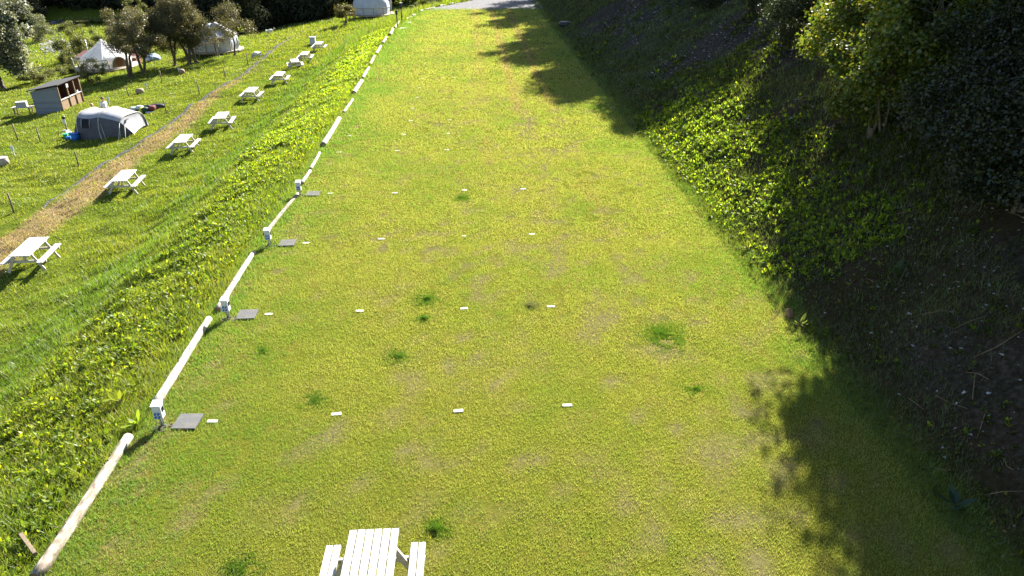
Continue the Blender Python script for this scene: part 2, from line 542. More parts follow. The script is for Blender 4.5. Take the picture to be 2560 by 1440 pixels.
def scree_mask(X, Y):
    r = X - TOE
    return sstep(.52, .66, fbm(X * .28 + 3, Y * .16, 41, 3) + .16 * sstep(30, 40, Y) * (1 - sstep(62, 74, Y)) * sstep(1, 2.5, r) + .12 * (fbm(X * 1.3, Y * .9, 43, 3) - .5)) * sstep(.4, 1.2, r) * (.3 + .4 * sstep(26, 40, Y))


def wear(X, Y):
    """bare and yellowed areas of the lawn: blotches and two lanes where wheels run"""
    lanes = np.exp(-((X - 4.3) / .45) ** 2) + np.exp(-((X - 2.5) / .4) ** 2) * .8
    return .22 * fbm(X * .7, Y * .45, 51, 2) + .78 * fbm(X * 3.2, Y * 2.4, 53, 3) + lanes * .1 * (.4 + fbm(X * .2, Y * .12, 57, 2)) + .05 * np.exp(-((X - 1.5) / 4) ** 2)


def flatten(n_):
    return n_.ravel()


me = bpy.data.meshes.new('ground')
nx, ny = len(gx), len(gy)
V = np.stack([GX, GY, GZ], -1).reshape(-1, 3)
idx = np.arange(nx * ny).reshape(ny, nx)
Q = np.stack([idx[:-1, :-1], idx[:-1, 1:], idx[1:, 1:], idx[1:, :-1]], -1).reshape(-1, 4)
me.vertices.add(len(V)); me.vertices.foreach_set('co', V.astype(np.float32).ravel())
me.loops.add(Q.size); me.loops.foreach_set('vertex_index', Q.astype(np.int32).ravel())
me.polygons.add(len(Q)); me.polygons.foreach_set('loop_start', np.arange(0, Q.size, 4, dtype=np.int32))
me.polygons.foreach_set('loop_total', np.full(len(Q), 4, np.int32))
me.polygons.foreach_set('use_smooth', np.ones(len(Q), bool))
za = me.attributes.new('zone', 'FLOAT_COLOR', 'POINT'); zb = me.attributes.new('zone_b', 'FLOAT_COLOR', 'POINT')
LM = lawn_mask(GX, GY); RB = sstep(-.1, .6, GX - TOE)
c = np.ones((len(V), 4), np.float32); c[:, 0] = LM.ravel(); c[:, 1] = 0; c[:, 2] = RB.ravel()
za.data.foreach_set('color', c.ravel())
c = np.ones((len(V), 4), np.float32); c[:, 0] = straw_mask(GX, GY).ravel(); c[:, 1] = scree_mask(GX, GY).ravel()
c[:, 2] = (LM * sstep(.56, .78, wear(GX, GY)) * .5).ravel()
zb.data.foreach_set('color', c.ravel())
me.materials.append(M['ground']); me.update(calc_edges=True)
ground = bpy.data.objects.new('ground', me); COL.objects.link(ground); tag(ground, kind='structure')


def ribbon(name, pts, widths, mat, lift=.015, nw=5):
    pts = [Vector((p[0], p[1], 0)) for p in pts]
    fine = []
    for (a, b, wa, wb) in zip(pts[:-1], pts[1:], widths[:-1], widths[1:]):
        k = max(2, int((b - a).length / .5))
        for i in range(k): fine.append((a.lerp(b, i / k), wa + (wb - wa) * i / k))
    fine.append((pts[-1], widths[-1]))
    m = MB(); V = []; F = []
    for i, (p, w) in enumerate(fine):
        t = (fine[min(i + 1, len(fine) - 1)][0] - fine[max(i - 1, 0)][0]).normalized()
        n_ = Vector((t.y, -t.x, 0))
        w *= .75 + .5 * float(fbm(p.x * .8, p.y * .8, 61, 2))
        for j in range(nw):
            q = p + n_ * w * (j / (nw - 1) - .5)
            V.append((q.x, q.y, gz(q.x, q.y) + lift - (.03 if j in (0, nw - 1) else 0)))
    for i in range(len(fine) - 1):
        for j in range(nw - 1):
            a = i * nw + j
            F.append([a, a + 1, a + nw + 1, a + nw])
    m.add(V, F, 0, True)
    return m.build(name, mat)


path = ribbon('path', PATH, [.12, .18, .22, .24, .28, .34, .4, .42, .45, .6, .7, .75, .8, .8], M['slate'], .03)
tag(path, kind='structure')

# gravel yard at the end of the lawn
m = MB(); V = []; F = []
ys = np.concatenate([np.arange(85.2, 100, .5), np.arange(100, 130, 2)]); nw = 30
for y in ys:
    x0 = float(XL(y)) + .1
    for j in range(nw):
        x = x0 + (TOE + .4 - x0) * j / (nw - 1) if x0 < TOE else x0
        yy = y + (float(fbm(x * .7, y * .3, 63, 3)) - .5) * 1.6
        V.append((x, yy, gz(x, yy) + .03))
for i in range(len(ys) - 1):
    for j in range(nw - 1):
        a = i * nw + j; F.append([a, a + 1, a + nw + 1, a + nw])
m.add(V, F, 0, True)
tag(m.build('gravel_drive', M['gravel']), kind='structure')

# the stream in the valley
st = [at(150, 128), at(138, 116), at(138, 95), at(135, 72), at(137, 52)]
stream = ribbon('stream', st, [3.4, 3.6, 2.6, 2.4, 3], M['water'], .1)
tag(stream, kind='structure')
m = MB()
for i in range(260):
    k = random.random() * 1.6; s0 = st[int(k)].lerp(st[int(k) + 1], k % 1)
    x, y = s0.x + random.gauss(0, 1.0), s0.y + random.gauss(0, 1.2)
    r = random.uniform(.08, .3)
    bm = bmesh.new(); bmesh.ops.create_icosphere(bm, subdivisions=1, radius=r)
    z = gz(x, y) + .12
    m.add([(v.co.x * random.uniform(.8, 1.3) + x, v.co.y + y, v.co.z * .5 + z) for v in bm.verts], [[v.index for v in f.verts] for f in bm.faces], 0, False)
    bm.free()
tag(m.build('stream_stones', M['stone']), kind='stuff')

# ------------------------------------------------------------------ logs along the lawn edge
LOGS = [((92, 1452), (325, 1098)), ((388, 1018), (525, 802)), ((543, 780), (635, 636)), ((662, 590), (745, 487)),
        ((755, 462), (775, 430)), ((777, 426), (799, 385)), ((808, 367), (849, 300)), ((858, 284), (883, 251)),
        ((884, 237), (905, 206)), ((907, 199), (922, 173)), ((926, 166), (936, 143)), ((941, 138), (952, 118)),
        ((957, 111), (966, 96)), ((975, 91), (983, 76)), ((986, 73), (998, 57)), ((1014, 51), (1020, 48)),
        ((1022, 46), (1028, 43.5)), ((1030, 42), (1037, 39)), ((1049, 31), (1056, 28)), ((1059, 27), (1086, 21)),
        ((1098, 17), (1112, 14)), ((1120, 12.5), (1132, 10)), ((1141, 7), (1158, 4))]
LOG_LABEL = ['thick bleached log with brown mottling, its sawn end beside the wooden stake',
             'long white log lying between the first two hook-up boxes past the mottled log',
             'white log with the second hook-up box standing at its near end',
             'bent white log lying between the third and fourth hook-up boxes',
             'short white log just behind the fourth hook-up box',
             'thin white log ending at the dark sawn face of a thicker log',
             'thick clean white log with a black sawn end, seventh along the lawn edge',
             'thin white log half sunk in grass, eighth along the lawn edge',
             'stout white log with a dark end, ninth along the lawn edge',
             'white log with a dark end beside yellow weeds, tenth along the edge',
             'brownish grey weathered log, eleventh along the lawn edge',
             'slim white log twelfth along the edge beside a tuft of grass',
             'white log in the yellow weeds, thirteenth along the lawn edge',
             'white log with a black sawn end just before the first tall dark post',
             'white log lying between the two tall dark posts',
             'short pale log just past the second tall dark post',
             'very short pale log, second past the tall dark posts',
             'short pale log, third past the tall dark posts',
             'pale log at the corner where the lawn meets the gravel',
             'long brown log along the start of the gravel edge',
             'pale log on the gravel edge below the shrubs, second from the gravel corner',
             'pale log on the gravel edge, third from the gravel corner',
             'pale log at the far end of the gravel edging']
for i, ((a, b), lab) in enumerate(zip(LOGS, LOG_LABEL)):
    r = [.1, .092, .082, .068, .068, .065, .118, .075, .13, .11, .12, .12, .12, .15, .13, .13, .11, .12, .13, .11, .12, .12, .12][i]
    A = at(*a); B = at(*b)
    L = (B - A).length
    ang = math.atan2(B.y - A.y, B.x - A.x) - math.pi / 2
    n = max(4, int(L / .25)); pts = []; rad = []
    for k in range(n + 1):
        f = k / n
        w = .012 * math.sin(f * 4 + i)
        pts.append((w, f * L, r * .62 + (B.z - A.z) * f))
        rad.append(r * (1 - .1 * f) * (1 + .05 * math.sin(k * 1.7 + i)))
    m = MB(); m.tube(pts, rad, 18, 0, True, True, 1)
    root = m.build('edging_log', [M['log_brown' if i in (0, 3, 10, 19) else 'log'], M['log_end']], loc=A, rz=ang)
    tag(root, lab, 'log', 'logs edging the lawn')
    if i < 4:
        for k in range(3 if i else 2):
            f = random.uniform(.15, .9); kb = MB(); kp = pts[int(f * n)]
            aa = random.uniform(-.5, .5)
            d = Vector((math.sin(aa), 0, math.cos(aa)))
            kb.tube([Vector(kp) + d * r * .9, Vector(kp) + d * (r + .012)], [.022, .012], 8, 0)
            kb.build('knot', M['log_end'], root)

# small stake by the first log
p = at(88, 1388); q = at(62, 1356)
m = MB(); m.box((0, 0, .1), (.055, .55, .07), (math.radians(6), 0, 0))
o = m.build('wooden_stake', M['post'], loc=(.5 * (p.x + q.x), .5 * (p.y + q.y), .5 * (p.z + q.z)), rz=math.atan2(q.y - p.y, q.x - p.x) - math.pi / 2)
tag(o, 'short dark stake leaning on the soil beside the mottled log', 'stake')


# ------------------------------------------------------------------ hook-up boxes
def hookup(name='hookup_post'):
    root = empty(name, (0, 0, 0))
    m = MB(); m.box((0, 0, .17), (.05, .05, .34)); m.box((.0, 0, .005), (.16, .16, .02))
    m.build('post', M['grey_metal'], root)
    m = MB(); m.box((0, 0, .44), (.2, .19, .35)); cab = m.build('cabinet', M['white_plastic'], root)
    m = MB()
    V = [(-.115, -.115, .61), (.115, -.115, .61), (.115, .11, .64), (-.115, .11, .64), (-.115, -.115, .64), (.115, -.115, .64), (.115, .11, .675), (-.115, .11, .675)]
    m.add(V, [(0, 3, 2, 1), (4, 5, 6, 7), (0, 1, 5, 4), (1, 2, 6, 5), (2, 3, 7, 6), (3, 0, 4, 7)])
    m.build('lid', M['white_plastic'], root)
    m = MB(); m.box((.104, .01, .49), (.012, .1, .12)); w = m.build('meter_window', M['tent_window'], root)
    for dx, dz in ((-.045, .34), (.035, .34), (-.045, .43), (.035, .43)):
        m = MB(); m.tube([(dx, -.09, dz), (dx, -.125, dz - .012)], [.022, .02], 10); m.box((dx, -.128, dz - .008), (.042, .012, .048), (-.2, 0, 0))
        m.build('socket', M['blue_plastic'], root)
    m = MB(); m.tube([(.05, -.02, .28), (.06, -.03, .18), (.045, -.05, .08), (.09, -.09, .02), (.13, -.1, -.02)], .013, 8)
    m.build('cable', M['cable'], root)
    return root


hp = [(407, 1066), (571, 796), (674, 615), (750, 490)]
HL = ['white electric hook-up box near the mottled log with its blue sockets clear to see',
      'white electric hook-up box at the joint of the long white log, second along the edge',
      'white electric hook-up box on a thin stem at the bent log, third along the edge',
      'white electric hook-up box beside the mat in the fourth row of markers']
h0 = hookup()
for i, p in enumerate(hp):
    o = h0 if i == 0 else copy_tree(h0)
    q = at(*p); o.location = q; o.rotation_euler = (0, 0, [.02, -.04, .05, 0][i]); o.scale = (.82, .82, .86)
    tag(o, HL[i], 'hook-up post', 'electric hook-up posts along the lawn edge')
    # bare soil round the foot
    m = MB(); V = [(0, 0, .03)]; F = []
    for k in range(18):
        a = k / 18 * 2 * math.pi; rr = .26 * (1 + .35 * math.sin(3 * a + i) * random.random())
        V.append((rr * math.cos(a), rr * .75 * math.sin(a), -.01))
    for k in range(18): F.append([0, 1 + k, 1 + (k + 1) % 18])
    m.add(V, F, 0, True)
    for k in range(26):
        a = random.uniform(0, 6.28); rr = random.uniform(.03, .24); s = random.uniform(.012, .035)
        m.box((rr * math.cos(a), rr * .7 * math.sin(a), .025), (s * 1.6, s, s), (random.random(), random.random(), random.random() * 6))
    so = m.build('soil_patch', M['soil'], loc=(q.x + .02, q.y - .04, q.z))
    tag(so, kind='structure')

# tall dark posts farther along
for i, (p, lab) in enumerate([((994, 72), 'tall dark post with a black lamp head standing beside a pale slab'), ((1005, 57), 'tall dark post with a flat pale cap, the one closer to the gravel')]):
    q = at(*p); hgt = [1.55, 1.75][i]
    root = empty('lamp_post', q)
    m = MB(); m.box((0, 0, hgt / 2 - .02), (.09, .09, hgt)); m.build('post', M['black_plastic'], root)
    m = MB(); m.box((0, 0, hgt - .12), (.2, .18, .36)); m.build('lamp_head', M['black_plastic'], root)
    if i:
        m = MB(); m.box((0, 0, hgt + .08), (.24, .22, .05)); m.build('cap', M['white_plastic'], root)
    tag(root, lab, 'lamp post', 'tall dark posts')

# ------------------------------------------------------------------ mats, slabs, marker blocks
for i, (p, lab) in enumerate([((470, 1056), 'dark grey ring mat with a fine mesh in front of the mottled log'),
                              ((618, 788), 'dark grey ring mat with a muddy brown edge at the second hook-up box'),
                              ((719, 609), 'pale grey ring mat beside the third hook-up box'),
                              ((783, 485.5), 'pale grey ring mat beside the fourth hook-up box')]):
    q = at(*p)
    m = MB(); m.box((0, 0, .025), (.47, .47, .03))
    o = m.build('ring_mat', M['mat'], loc=(q.x, q.y, q.z), rz=[-.05, .02, .02, -.03][i])
    tag(o, lab, 'mat', 'ring mats by the hook-up posts')
for i, (p, lab) in enumerate([((1008, 71), 'pale flat slab at the foot of the first tall dark post'), ((1021, 57), 'pale flat slab just past the second tall dark post')]):
    q = at(*p)
    m = MB(); m.box((0, 0, .02), (.6, .5, .05))
    tag(m.build('paving_slab', M['brick_white'], loc=q), lab, 'slab', 'slabs by the tall dark posts')

MARK = [(531, 1054), (841, 1036), (1146, 1028), (1418, 1014), (671, 786), (899, 778), (1160, 772), (1377, 767),
        (765, 608), (953, 598), (1160, 591), (1330, 586), (826, 484), (987, 483), (1161, 476), (1308, 473),
        (848, 381), (993, 377), (1117, 375), (873, 340), (1009, 336.5), (1120, 334), (1027, 302), (1124, 300), (1032, 271), (1043, 244), (1050, 220), (1056, 197), (1134, 194)]
ROWN = ['first', 'second', 'third', 'fourth', 'fifth', 'sixth']
MLAB = []
for r in range(4):
    for cc, w in enumerate(['beside the ring mat', 'second out from the ring mat', 'third out from the ring mat', 'furthest out from the ring mat']):
        MLAB.append(f'white block {w} in the {ROWN[r]} row from the table')
for r in (4, 5):
    for w in ['nearest to the logs', 'in the middle', 'out in the centre of the lawn']:
        MLAB.append(f'small white marker block {w} of the {ROWN[r]} row')
MLAB = [x.replace('furthest out from the ring mat', 'outermost from the ring mat').replace('nearest to the logs', 'close to the logs') for x in MLAB]
MLAB += ['white marker block just past the sixth row, closer to the logs', 'white marker block just past the sixth row, out in mid lawn',
         'tiny white marker block alone, first beyond the seventh row', 'tiny white marker block alone, second beyond the seventh row',
         'tiny white marker block alone, third beyond the seventh row', 'tiny white marker block in the distance, on the log side of its pair',
         'tiny white marker block in the distance, on the bank side of its pair']
mb = MB(); mb.box((0, 0, .006), (.195, .085, .026)); mk = None
for i, p in enumerate(MARK):
    q = at(*p)
    if mk is None: o = mk = mb.build('marker_block', M['brick_white'])
    else: o = mk.copy(); COL.objects.link(o)
    o.location = q; o.rotation_euler = (random.uniform(-.04, .04), random.uniform(-.04, .04), random.uniform(-.06, .1))
    s = .6 if i == 10 else 1; o.scale = (s, s, 1)
    tag(o, MLAB[i], 'marker block', 'white marker blocks set in the lawn')


# ------------------------------------------------------------------ picnic tables
def picnic_table():
    root = empty('picnic_table', (0, 0, 0))
    L, T = 1.8, .04
    m = MB()
    for k in range(6): m.box(((k - 2.5) * .124, random.uniform(-.004, .004), .74), (.104, L, T))
    m.build('tabletop', M['white_wood'], root)
    for s in (-1, 1):
        m = MB()
        for k in (-.5, .5): m.box((s * .635 + k * .117, random.uniform(-.004, .004), .44), (.1, L, T))
        m.build('bench', M['white_wood'], root)
    for y in (-.62, .62):
        for s in (-1, 1):
            m = MB()
            a = Vector((s * .27, y, .71)); b = Vector((s * .66, y, -.05)); d = b - a
            m.box((a + b) / 2, (.095, .045, d.length), (0, math.atan2(d.x, d.z), 0))
            m.build('leg', M['frame_wood'], root)
        m = MB(); m.box((0, y + .047, .375), (1.5, .045, .095)); m.build('seat_bearer', M['frame_wood'], root)
        m = MB(); m.box((0, y + .047, .675), (.7, .045, .085)); m.build('top_bearer', M['frame_wood'], root)
        m = MB(); a = Vector((0, y * .92, .4)); b = Vector((0, y * .25, .69)); d = b - a
        m.box((a + b) / 2, (.045, .07, d.length), (math.atan2(-d.y, d.z), 0, 0)); m.build('brace', M['frame_wood'], root)
    return root


TAB = [(72, 618), (309, 440), (457, 347), (553, 289), (627, 225), (698, 185), (737, 152), (762, 133.5), (797, 108)]
TL = ['white picnic table cut by the photo edge at the end of the dry grass strip',
      'white picnic table below the fence post, second of the row on the slope',
      'white picnic table on the slope facing the tent porch, third of the row',
      'white picnic table in the middle of the row, fourth up the slope',
      'white picnic table where the dry grass strip narrows, fifth of the row',
      'white picnic table sixth of the row on the slope, near the grazing sheep',
      'nearer white picnic table of the close pair near the end of the row',
      'farther white picnic table of the close pair near the end of the row',
      'white picnic table at the end of the row, next to the pale box']
t0 = picnic_table()
ft = Vector((-1.62, 6.9, 0))
c_l = at(836, 1472, .75)
t0.location = (-1.625, 6.86, gz(-1.6, 6.8) + .02); t0.rotation_euler = (0, 0, -.008)
tag(t0, 'white six board picnic table alone on the lawn, cut by the bottom of the photo', 'picnic table', 'white picnic tables')
for i, p in enumerate(TAB):
    o = copy_tree(t0)
    q = at(p[0], p[1], .75); g = gz(q.x, q.y)
    o.location = (q.x, q.y, g + .03)
    o.rotation_euler = (0, random.uniform(-.025, .025), .07 + random.uniform(-.06, .06) + (.25 if i == 6 else 0))
    tag(o, TL[i], 'picnic table', 'white picnic tables')

# pale box by the last table
q = at(783, 112)
m = MB(); m.box((0, 0, .4), (.6, .6, .8)); m.box((0, 0, .83), (.66, .66, .06))
tag(m.build('bin_box', M['canvas_dim'], loc=q), 'pale grey box standing just behind the last picnic table', 'box')

# ------------------------------------------------------------------ fence posts
FP = [((45, 351), (36, 312)), ((101, 355), (94, 322)), ((323, 243), (317, 217)), ((417, 284), (412, 251)), ((405, 206), (401, 179)),
      ((499, 236), (494, 205)), ((564, 197), (562, 169)), ((619, 160), (615, 135)), ((197, 419), (186, 381)), ((34, 531), (21, 484)), ((476, 172), (475, 156))]
FL = ['thin fence post beside the edge of the shelter shadow, close to the photo edge', 'thin fence post between the sign post and the white number stake',
      'thin fence post behind the dark tent near the dark stone', 'thin fence post beside the black bags',
      'thin fence post in the shadow of the hawthorns', 'thin fence post beside the slate path facing the fourth picnic table',
      'thin fence post by the slate path opposite the sixth picnic table', 'thin fence post in front of the grazing sheep',
      'thin fence post on the grass beside the second picnic table', 'thin fence post standing lowest, by the start of the slate path',
      'thin fence post under the leaning hawthorn trunk']
for i, ((bx, by), (tx, ty)) in enumerate(FP):
    q = at(bx, by); d = (q - Vector((0, 0, CAMH))); zc = d.x * SY * CP + d.y * CY * CP + (CAMH - q.z) * SP
    hgt = (by - ty) * zc / FPX / .96 + .03
    m = MB(); m.tube([(0, 0, -.1), (.01, .0, hgt * .5), (0, .01, hgt)], [.045, .042, .04], 8)
    o = m.build('fence_post', M['post'], loc=q)
    o.rotation_euler = (random.uniform(-.04, .04), random.uniform(-.05, .05), random.uniform(0, 3))
    tag(o, FL[i], 'fence post', 'fence posts in the camping field')

# white number stakes
for i, ((bx, by), hgt, lab) in enumerate([((37, 391), .6, 'white number stake beside the tree stump at the photo edge'), ((367, 224), .5, 'white number stake next to the dark stone in the field'),
                                          ((450, 186), .55, 'white number stake leaning on the dark stone by the hawthorn shadow'), ((274, 263), .6, 'white number stake behind the dark tent, next to the standing person')]):
    q = at(bx, by)
    root = empty('number_stake', q, .2)
    m = MB(); m.box((0, 0, hgt / 2 - .05), (.06, .05, hgt)); m.build('stake', M['frame_wood'], root)
    m = MB(); m.box((0, -.035, hgt - .08), (.17, .02, .3)); m.build('plate', M['white_plastic'], root)
    tag(root, lab, 'stake', 'white number stakes')

# water tap post
q = at(168, 326)
root = empty('tap_post', q)
m = MB(); m.box((0, 0, .4), (.09, .09, .9)); m.build('post', M['post'], root)
m = MB(); m.box((0, -.06, .62), (.2, .03, .34)); m.build('sign_plate', M['white_plastic'], root)
m = MB(); m.box((0, 0, .9), (.17, .15, .18)); m.build('cap', M['black_plastic'], root)
m = MB(); m.box((0, -.1, .02), (.45, .4, .06)); m.build('drain_stone', M['stone'], root)
tag(root, 'post with a white plate and black top behind the blue tub', 'post')


def rock(name, loc, size, mat, seed):
    r_ = random.Random(seed)
    bm = bmesh.new(); bmesh.ops.create_icosphere(bm, subdivisions=3, radius=.5)
    for v in bm.verts:
        c_ = v.co
        k = 1 + .22 * (float(vnoise(c_.x * 3 + seed, c_.y * 3 + c_.z * 2.3, seed)) - .5)
        e = .75
        c_.x = math.copysign(abs(c_.x * 2) ** e / 2, c_.x) * size[0] * k; c_.y = math.copysign(abs(c_.y * 2) ** e / 2, c_.y) * size[1] * k
        c_.z = math.copysign(abs(c_.z * 2) ** e / 2, c_.z) * size[2] * k + size[2] * .4
    m = MB(); m.add([v.co for v in bm.verts], [[v.index for v in f.verts] for f in bm.faces], 0, True); bm.free()
    return m.build(name, mat, loc=loc, rz=seed)


def stump(loc, r, h, lab):
    m = MB(); m.tube([(0, 0, -.05), (0, 0, h * .5), (0.01, 0, h)], [r * 1.06, r, r * .98], 18, 0, True, True, 1)
    o = m.build('tree_stump', [M['log'], M['log']], loc=loc)
    tag(o, lab, 'stump')


tag(rock('field_stone', at(351, 233), (.62, .55, .45), M['stone_brown'], 3), 'dark brown stone beside a white number stake in the open field', 'stone', 'dark stones in the field')
tag(rock('field_stone', at(456, 184), (.65, .55, .5), M['stone_brown'], 5), 'dark brown stone at the edge of the hawthorn shadow', 'stone', 'dark stones in the field')
stump(at(11, 410), .27, .42, 'round cut stump with a pale top at the photo edge')
tag(rock('toe_rock', at(1413, 68), (1.2, 1.0, .6), M['black_plastic'], 9), 'black lump at the foot of the shaded bank beyond the tree shadow', 'rock')
m = MB(); m.box((0, 0, .1), (.12, .23, .09), (.9, .2, .3)); tag(m.build('brick', M['brick'], loc=at(1972, 792)), 'loose orange brick among weeds at the foot of the bank', 'brick')

# ------------------------------------------------------------------ camping gear by the dark tent
def lump(name, px, size, mat, lab, cat, seed, grp=None, rz=0):
    o = rock(name, at(*px), size, mat, seed); o.rotation_euler = (0, 0, rz)
    tag(o, lab, cat, grp); return o


lump('carrier_bag', (335, 276), (.5, .4, .3), M['white_plastic'], 'crumpled white bag at the tent end of the gear pile', 'bag', 11)
lump('carrier_bag', (350, 273), (.55, .4, .32), M['white_plastic'], 'white bag heaped beside the yellow and black bag', 'bag', 12)
lump('holdall', (355, 281), (.32, .4, .4), M['yellow_cloth'], 'yellow and black upright bag in the gear pile', 'bag', 13)
lump('holdall', (364, 280), (.5, .45, .4), M['green_cloth'], 'dark green bag in the middle of the gear pile', 'bag', 14)
lump('holdall', (372, 275), (.6, .5, .42), M['black_plastic'], 'black bag next to the red bag', 'bag', 15)
lump('holdall', (382, 275), (.5, .5, .4), M['red_cloth'], 'dull red bag between the black bags', 'bag', 16)
lump('duffel_bag', (394, 273), (1.25, .75, .45), M['black_plastic'], 'big black oval duffel bag nearest the fence post', 'bag', 17, rz=.2)
lump('folded_sheet', (374, 282), (.6, .3, .1), M['white_plastic'], 'flat white folded sheet on the grass in front of the gear', 'sheet', 18)
lump('folded_sheet', (339, 284), (.5, .3, .12), M['tent_grey'], 'dark crumpled sheet on the grass beside the tent porch', 'sheet', 19)


def tub(px, r, h, mat, lab, lidm=None):
    q = at(*px); root = empty('water_tub', q)
    m = MB(); m.tube([(0, 0, 0), (0, 0, h)], [r * .85, r], 20); m.build('body', mat, root)
    m = MB(); m.tube([(0, 0, h), (0, 0, h + .04)], [r * 1.07, r * 1.05], 20); m.build('rim', lidm or mat, root)
    tag(root, lab, 'tub', 'plastic tubs behind the tent')


tub((190, 350), .25, .42, M['blue_plastic'], 'large bright blue tub against the tent corner')
tub((173, 350), .16, .2, M['blue_plastic'], 'small blue tub on the grass beside the green tub')
tub((166, 346), .17, .28, M['green_plastic'], 'green tub at the end of the row by the tent')
tub((174, 338), .17, .2, M['green_plastic'], 'pale lidded tub behind the green tub', M['white_plastic'])


# ------------------------------------------------------------------ tunnel tent
def tunnel_tent():
    A = at(199, 347); B = at(302, 342)
    L = math.hypot(B.x - A.x, B.y - A.y)
    g = (A.z + B.z) / 2
    root = empty('tunnel_tent', (A.x, A.y, A.z - .02), math.atan2(B.y - A.y, B.x - A.x))
    W = 2.7
    # local: x along tent, y away from viewer (0..W), z up
    n = 22

    def hoop(x, h, bulge=.1, w0=0, w1=W):
        out = []
        for k in range(n + 1):
            a = math.pi * k / n
            y = (w0 + w1) / 2 - (w1 - w0) / 2 * math.copysign(abs(math.cos(a)) ** .52, math.cos(a))
            z = h * abs(math.sin(a)) ** .72
            out.append(Vector((x, y, z)))
        return out
    drop = B.z - A.z
    stations = [(-.55, .02, 1.0), (-.28, 1.0, 1), (0, 1.66, 1), (.35, 1.63, 1), (.75, 1.62, 1), (1.1, 1.66, 1), (L * .52, 1.8, 1), (L * .62, 1.76, 1), (L * .8, 1.66, 1), (L * .92, 1.57, 1), (L, 1.5, 1)]
    rings = [hoop(x, h) for x, h, _ in stations]
    side = MB(); roof = MB()
    lo = 6
    for i in range(len(rings) - 1):
        a, b = rings[i], rings[i + 1]
        for k in range(n):
            t = roof if lo <= k < n - lo and i >= 1 else side
            t.add([a[k], b[k], b[k + 1], a[k + 1]], [(0, 1, 2, 3)], 0, True)
    for p_ in (side, roof):
        pass
    s = side.build('side_wall', M['tent_grey'], root)
    r = roof.build('roof_panel', M['tent_pale'], root)
    for o in (s, r):
        bm = bmesh.new(); bm.from_mesh(o.data); bmesh.ops.remove_doubles(bm, verts=bm.verts, dist=.001); bm.to_mesh(o.data); bm.free()
    for x, h in ((0, 1.67), (L * .52, 1.81), (L, 1.51)):
        m = MB(); m.tube([p + Vector((0, 0, .012)) for p in hoop(x, h)], .022, 8); m.build('pole_sleeve', M['rope'], root)
    # window on the near wall with curtains
    def wallpt(x, f):
        h = np.interp(x, [q[0] for q in stations], [q[1] for q in stations]); p = hoop(x, h)
        k = f * n; i = int(k); return p[i].lerp(p[i + 1], k - i) + Vector((0, -.045, .0))
    m = MB(); m.add([wallpt(.42, .115), wallpt(.95, .115), wallpt(.95, .26), wallpt(.42, .26)], [(0, 1, 2, 3)])
    win = m.build('window', M['tent_window'], root)
    for x in (.38, 1.0):
        m = MB(); m.tube([wallpt(x, .11), wallpt(x, .19), wallpt(x, .265)], .025, 6); m.build('curtain_tie', M['tent_pale'], win)
    # porch: sloping front canopy reaching to the ground, sunlit
    end = hoop(L, 1.5)
    def loc_(px, py):
        q_ = at(px, py) - Vector((A.x, A.y, A.z)); c_, s_ = math.cos(root.rotation_euler[2]), math.sin(root.rotation_euler[2])
        return Vector((q_.x * c_ + q_.y * s_, -q_.x * s_ + q_.y * c_, q_.z + .08))
    t_a, t_b = loc_(336, 337), loc_(373, 313)
    tip = [t_a, t_a.lerp(t_b, .34) + Vector((-.05, .05, .08)), t_a.lerp(t_b, .67) + Vector((-.05, .05, .08)), t_b]
    m = MB()
    ks = [6, 9, 13, 16]
    rows = []
    for f in np.linspace(0, 1, 7):
        row = []
        for j, k in enumerate(ks):
            a = end[k]; b = tip[j]
            p = a.lerp(b, f); p.z += .1 * math.sin(math.pi * f) * (.1 if j in (0, 3) else 1)
            row.append(p)
        rows.append(row)
    for i in range(6):
        for j in range(3): m.add([rows[i][j], rows[i + 1][j], rows[i + 1][j + 1], rows[i][j + 1]], [(0, 1, 2, 3)], 0, True)
    o = m.build('porch_canopy', M['tent_pale'], root)
    bm = bmesh.new(); bm.from_mesh(o.data); bmesh.ops.remove_doubles(bm, verts=bm.verts, dist=.001); bm.to_mesh(o.data); bm.free()
    m = MB()
    k0 = ks[0]
    m.add([end[0], end[k0 // 2], end[k0], rows[3][0], tip[0], Vector((tip[0].x - .1, tip[0].y, tip[0].z - .1))], [(0, 5, 4, 3, 2, 1)], 0, False)
    m.build('porch_side', M['tent_grey'], root)
    m = MB(); q = rows[1][0].lerp(rows[1][1], .7); m.add([q + Vector((0, 0, .03)), q + Vector((.16, .05, -.01)), q + Vector((.13, .3, .03)), q + Vector((-.02, .25, .06))], [(0, 1, 2, 3)])
    m.build('porch_vent', M['tent_grey'], root)
    # guy lines
    for x, hz, ex, ey in ((L * .52, .3, L * .85, -.75), (L * .52, .1, L * .8, -.9), (L, .26, L + .25, -.65), (L, .12, L + .2, -.75), (L + .3, .2, L + .75, -.6)):
        p = hoop(min(x, L), 1.6)[int(n * hz)] if x <= L else rows[2][0]
        m = MB(); m.tube([p, Vector((ex, ey, -.05))], .013, 6); m.build('guy_line', M['rope'], root)
    for a, b in ((tip[3], Vector((L + 2.7, W * .9, -.05))), (tip[0], Vector((L + 1.8, -.7, -.1))), (rows[2][3], Vector((L + 2.4, W * 1.3, -.05)))):
        m = MB(); m.tube([a, b], .013, 6); m.build('guy_line', M['yellow_rope'], root)
    tag(root, 'dark grey tunnel tent with a pale roof and a sunlit white porch', 'tent')
    return root


tunnel_tent()


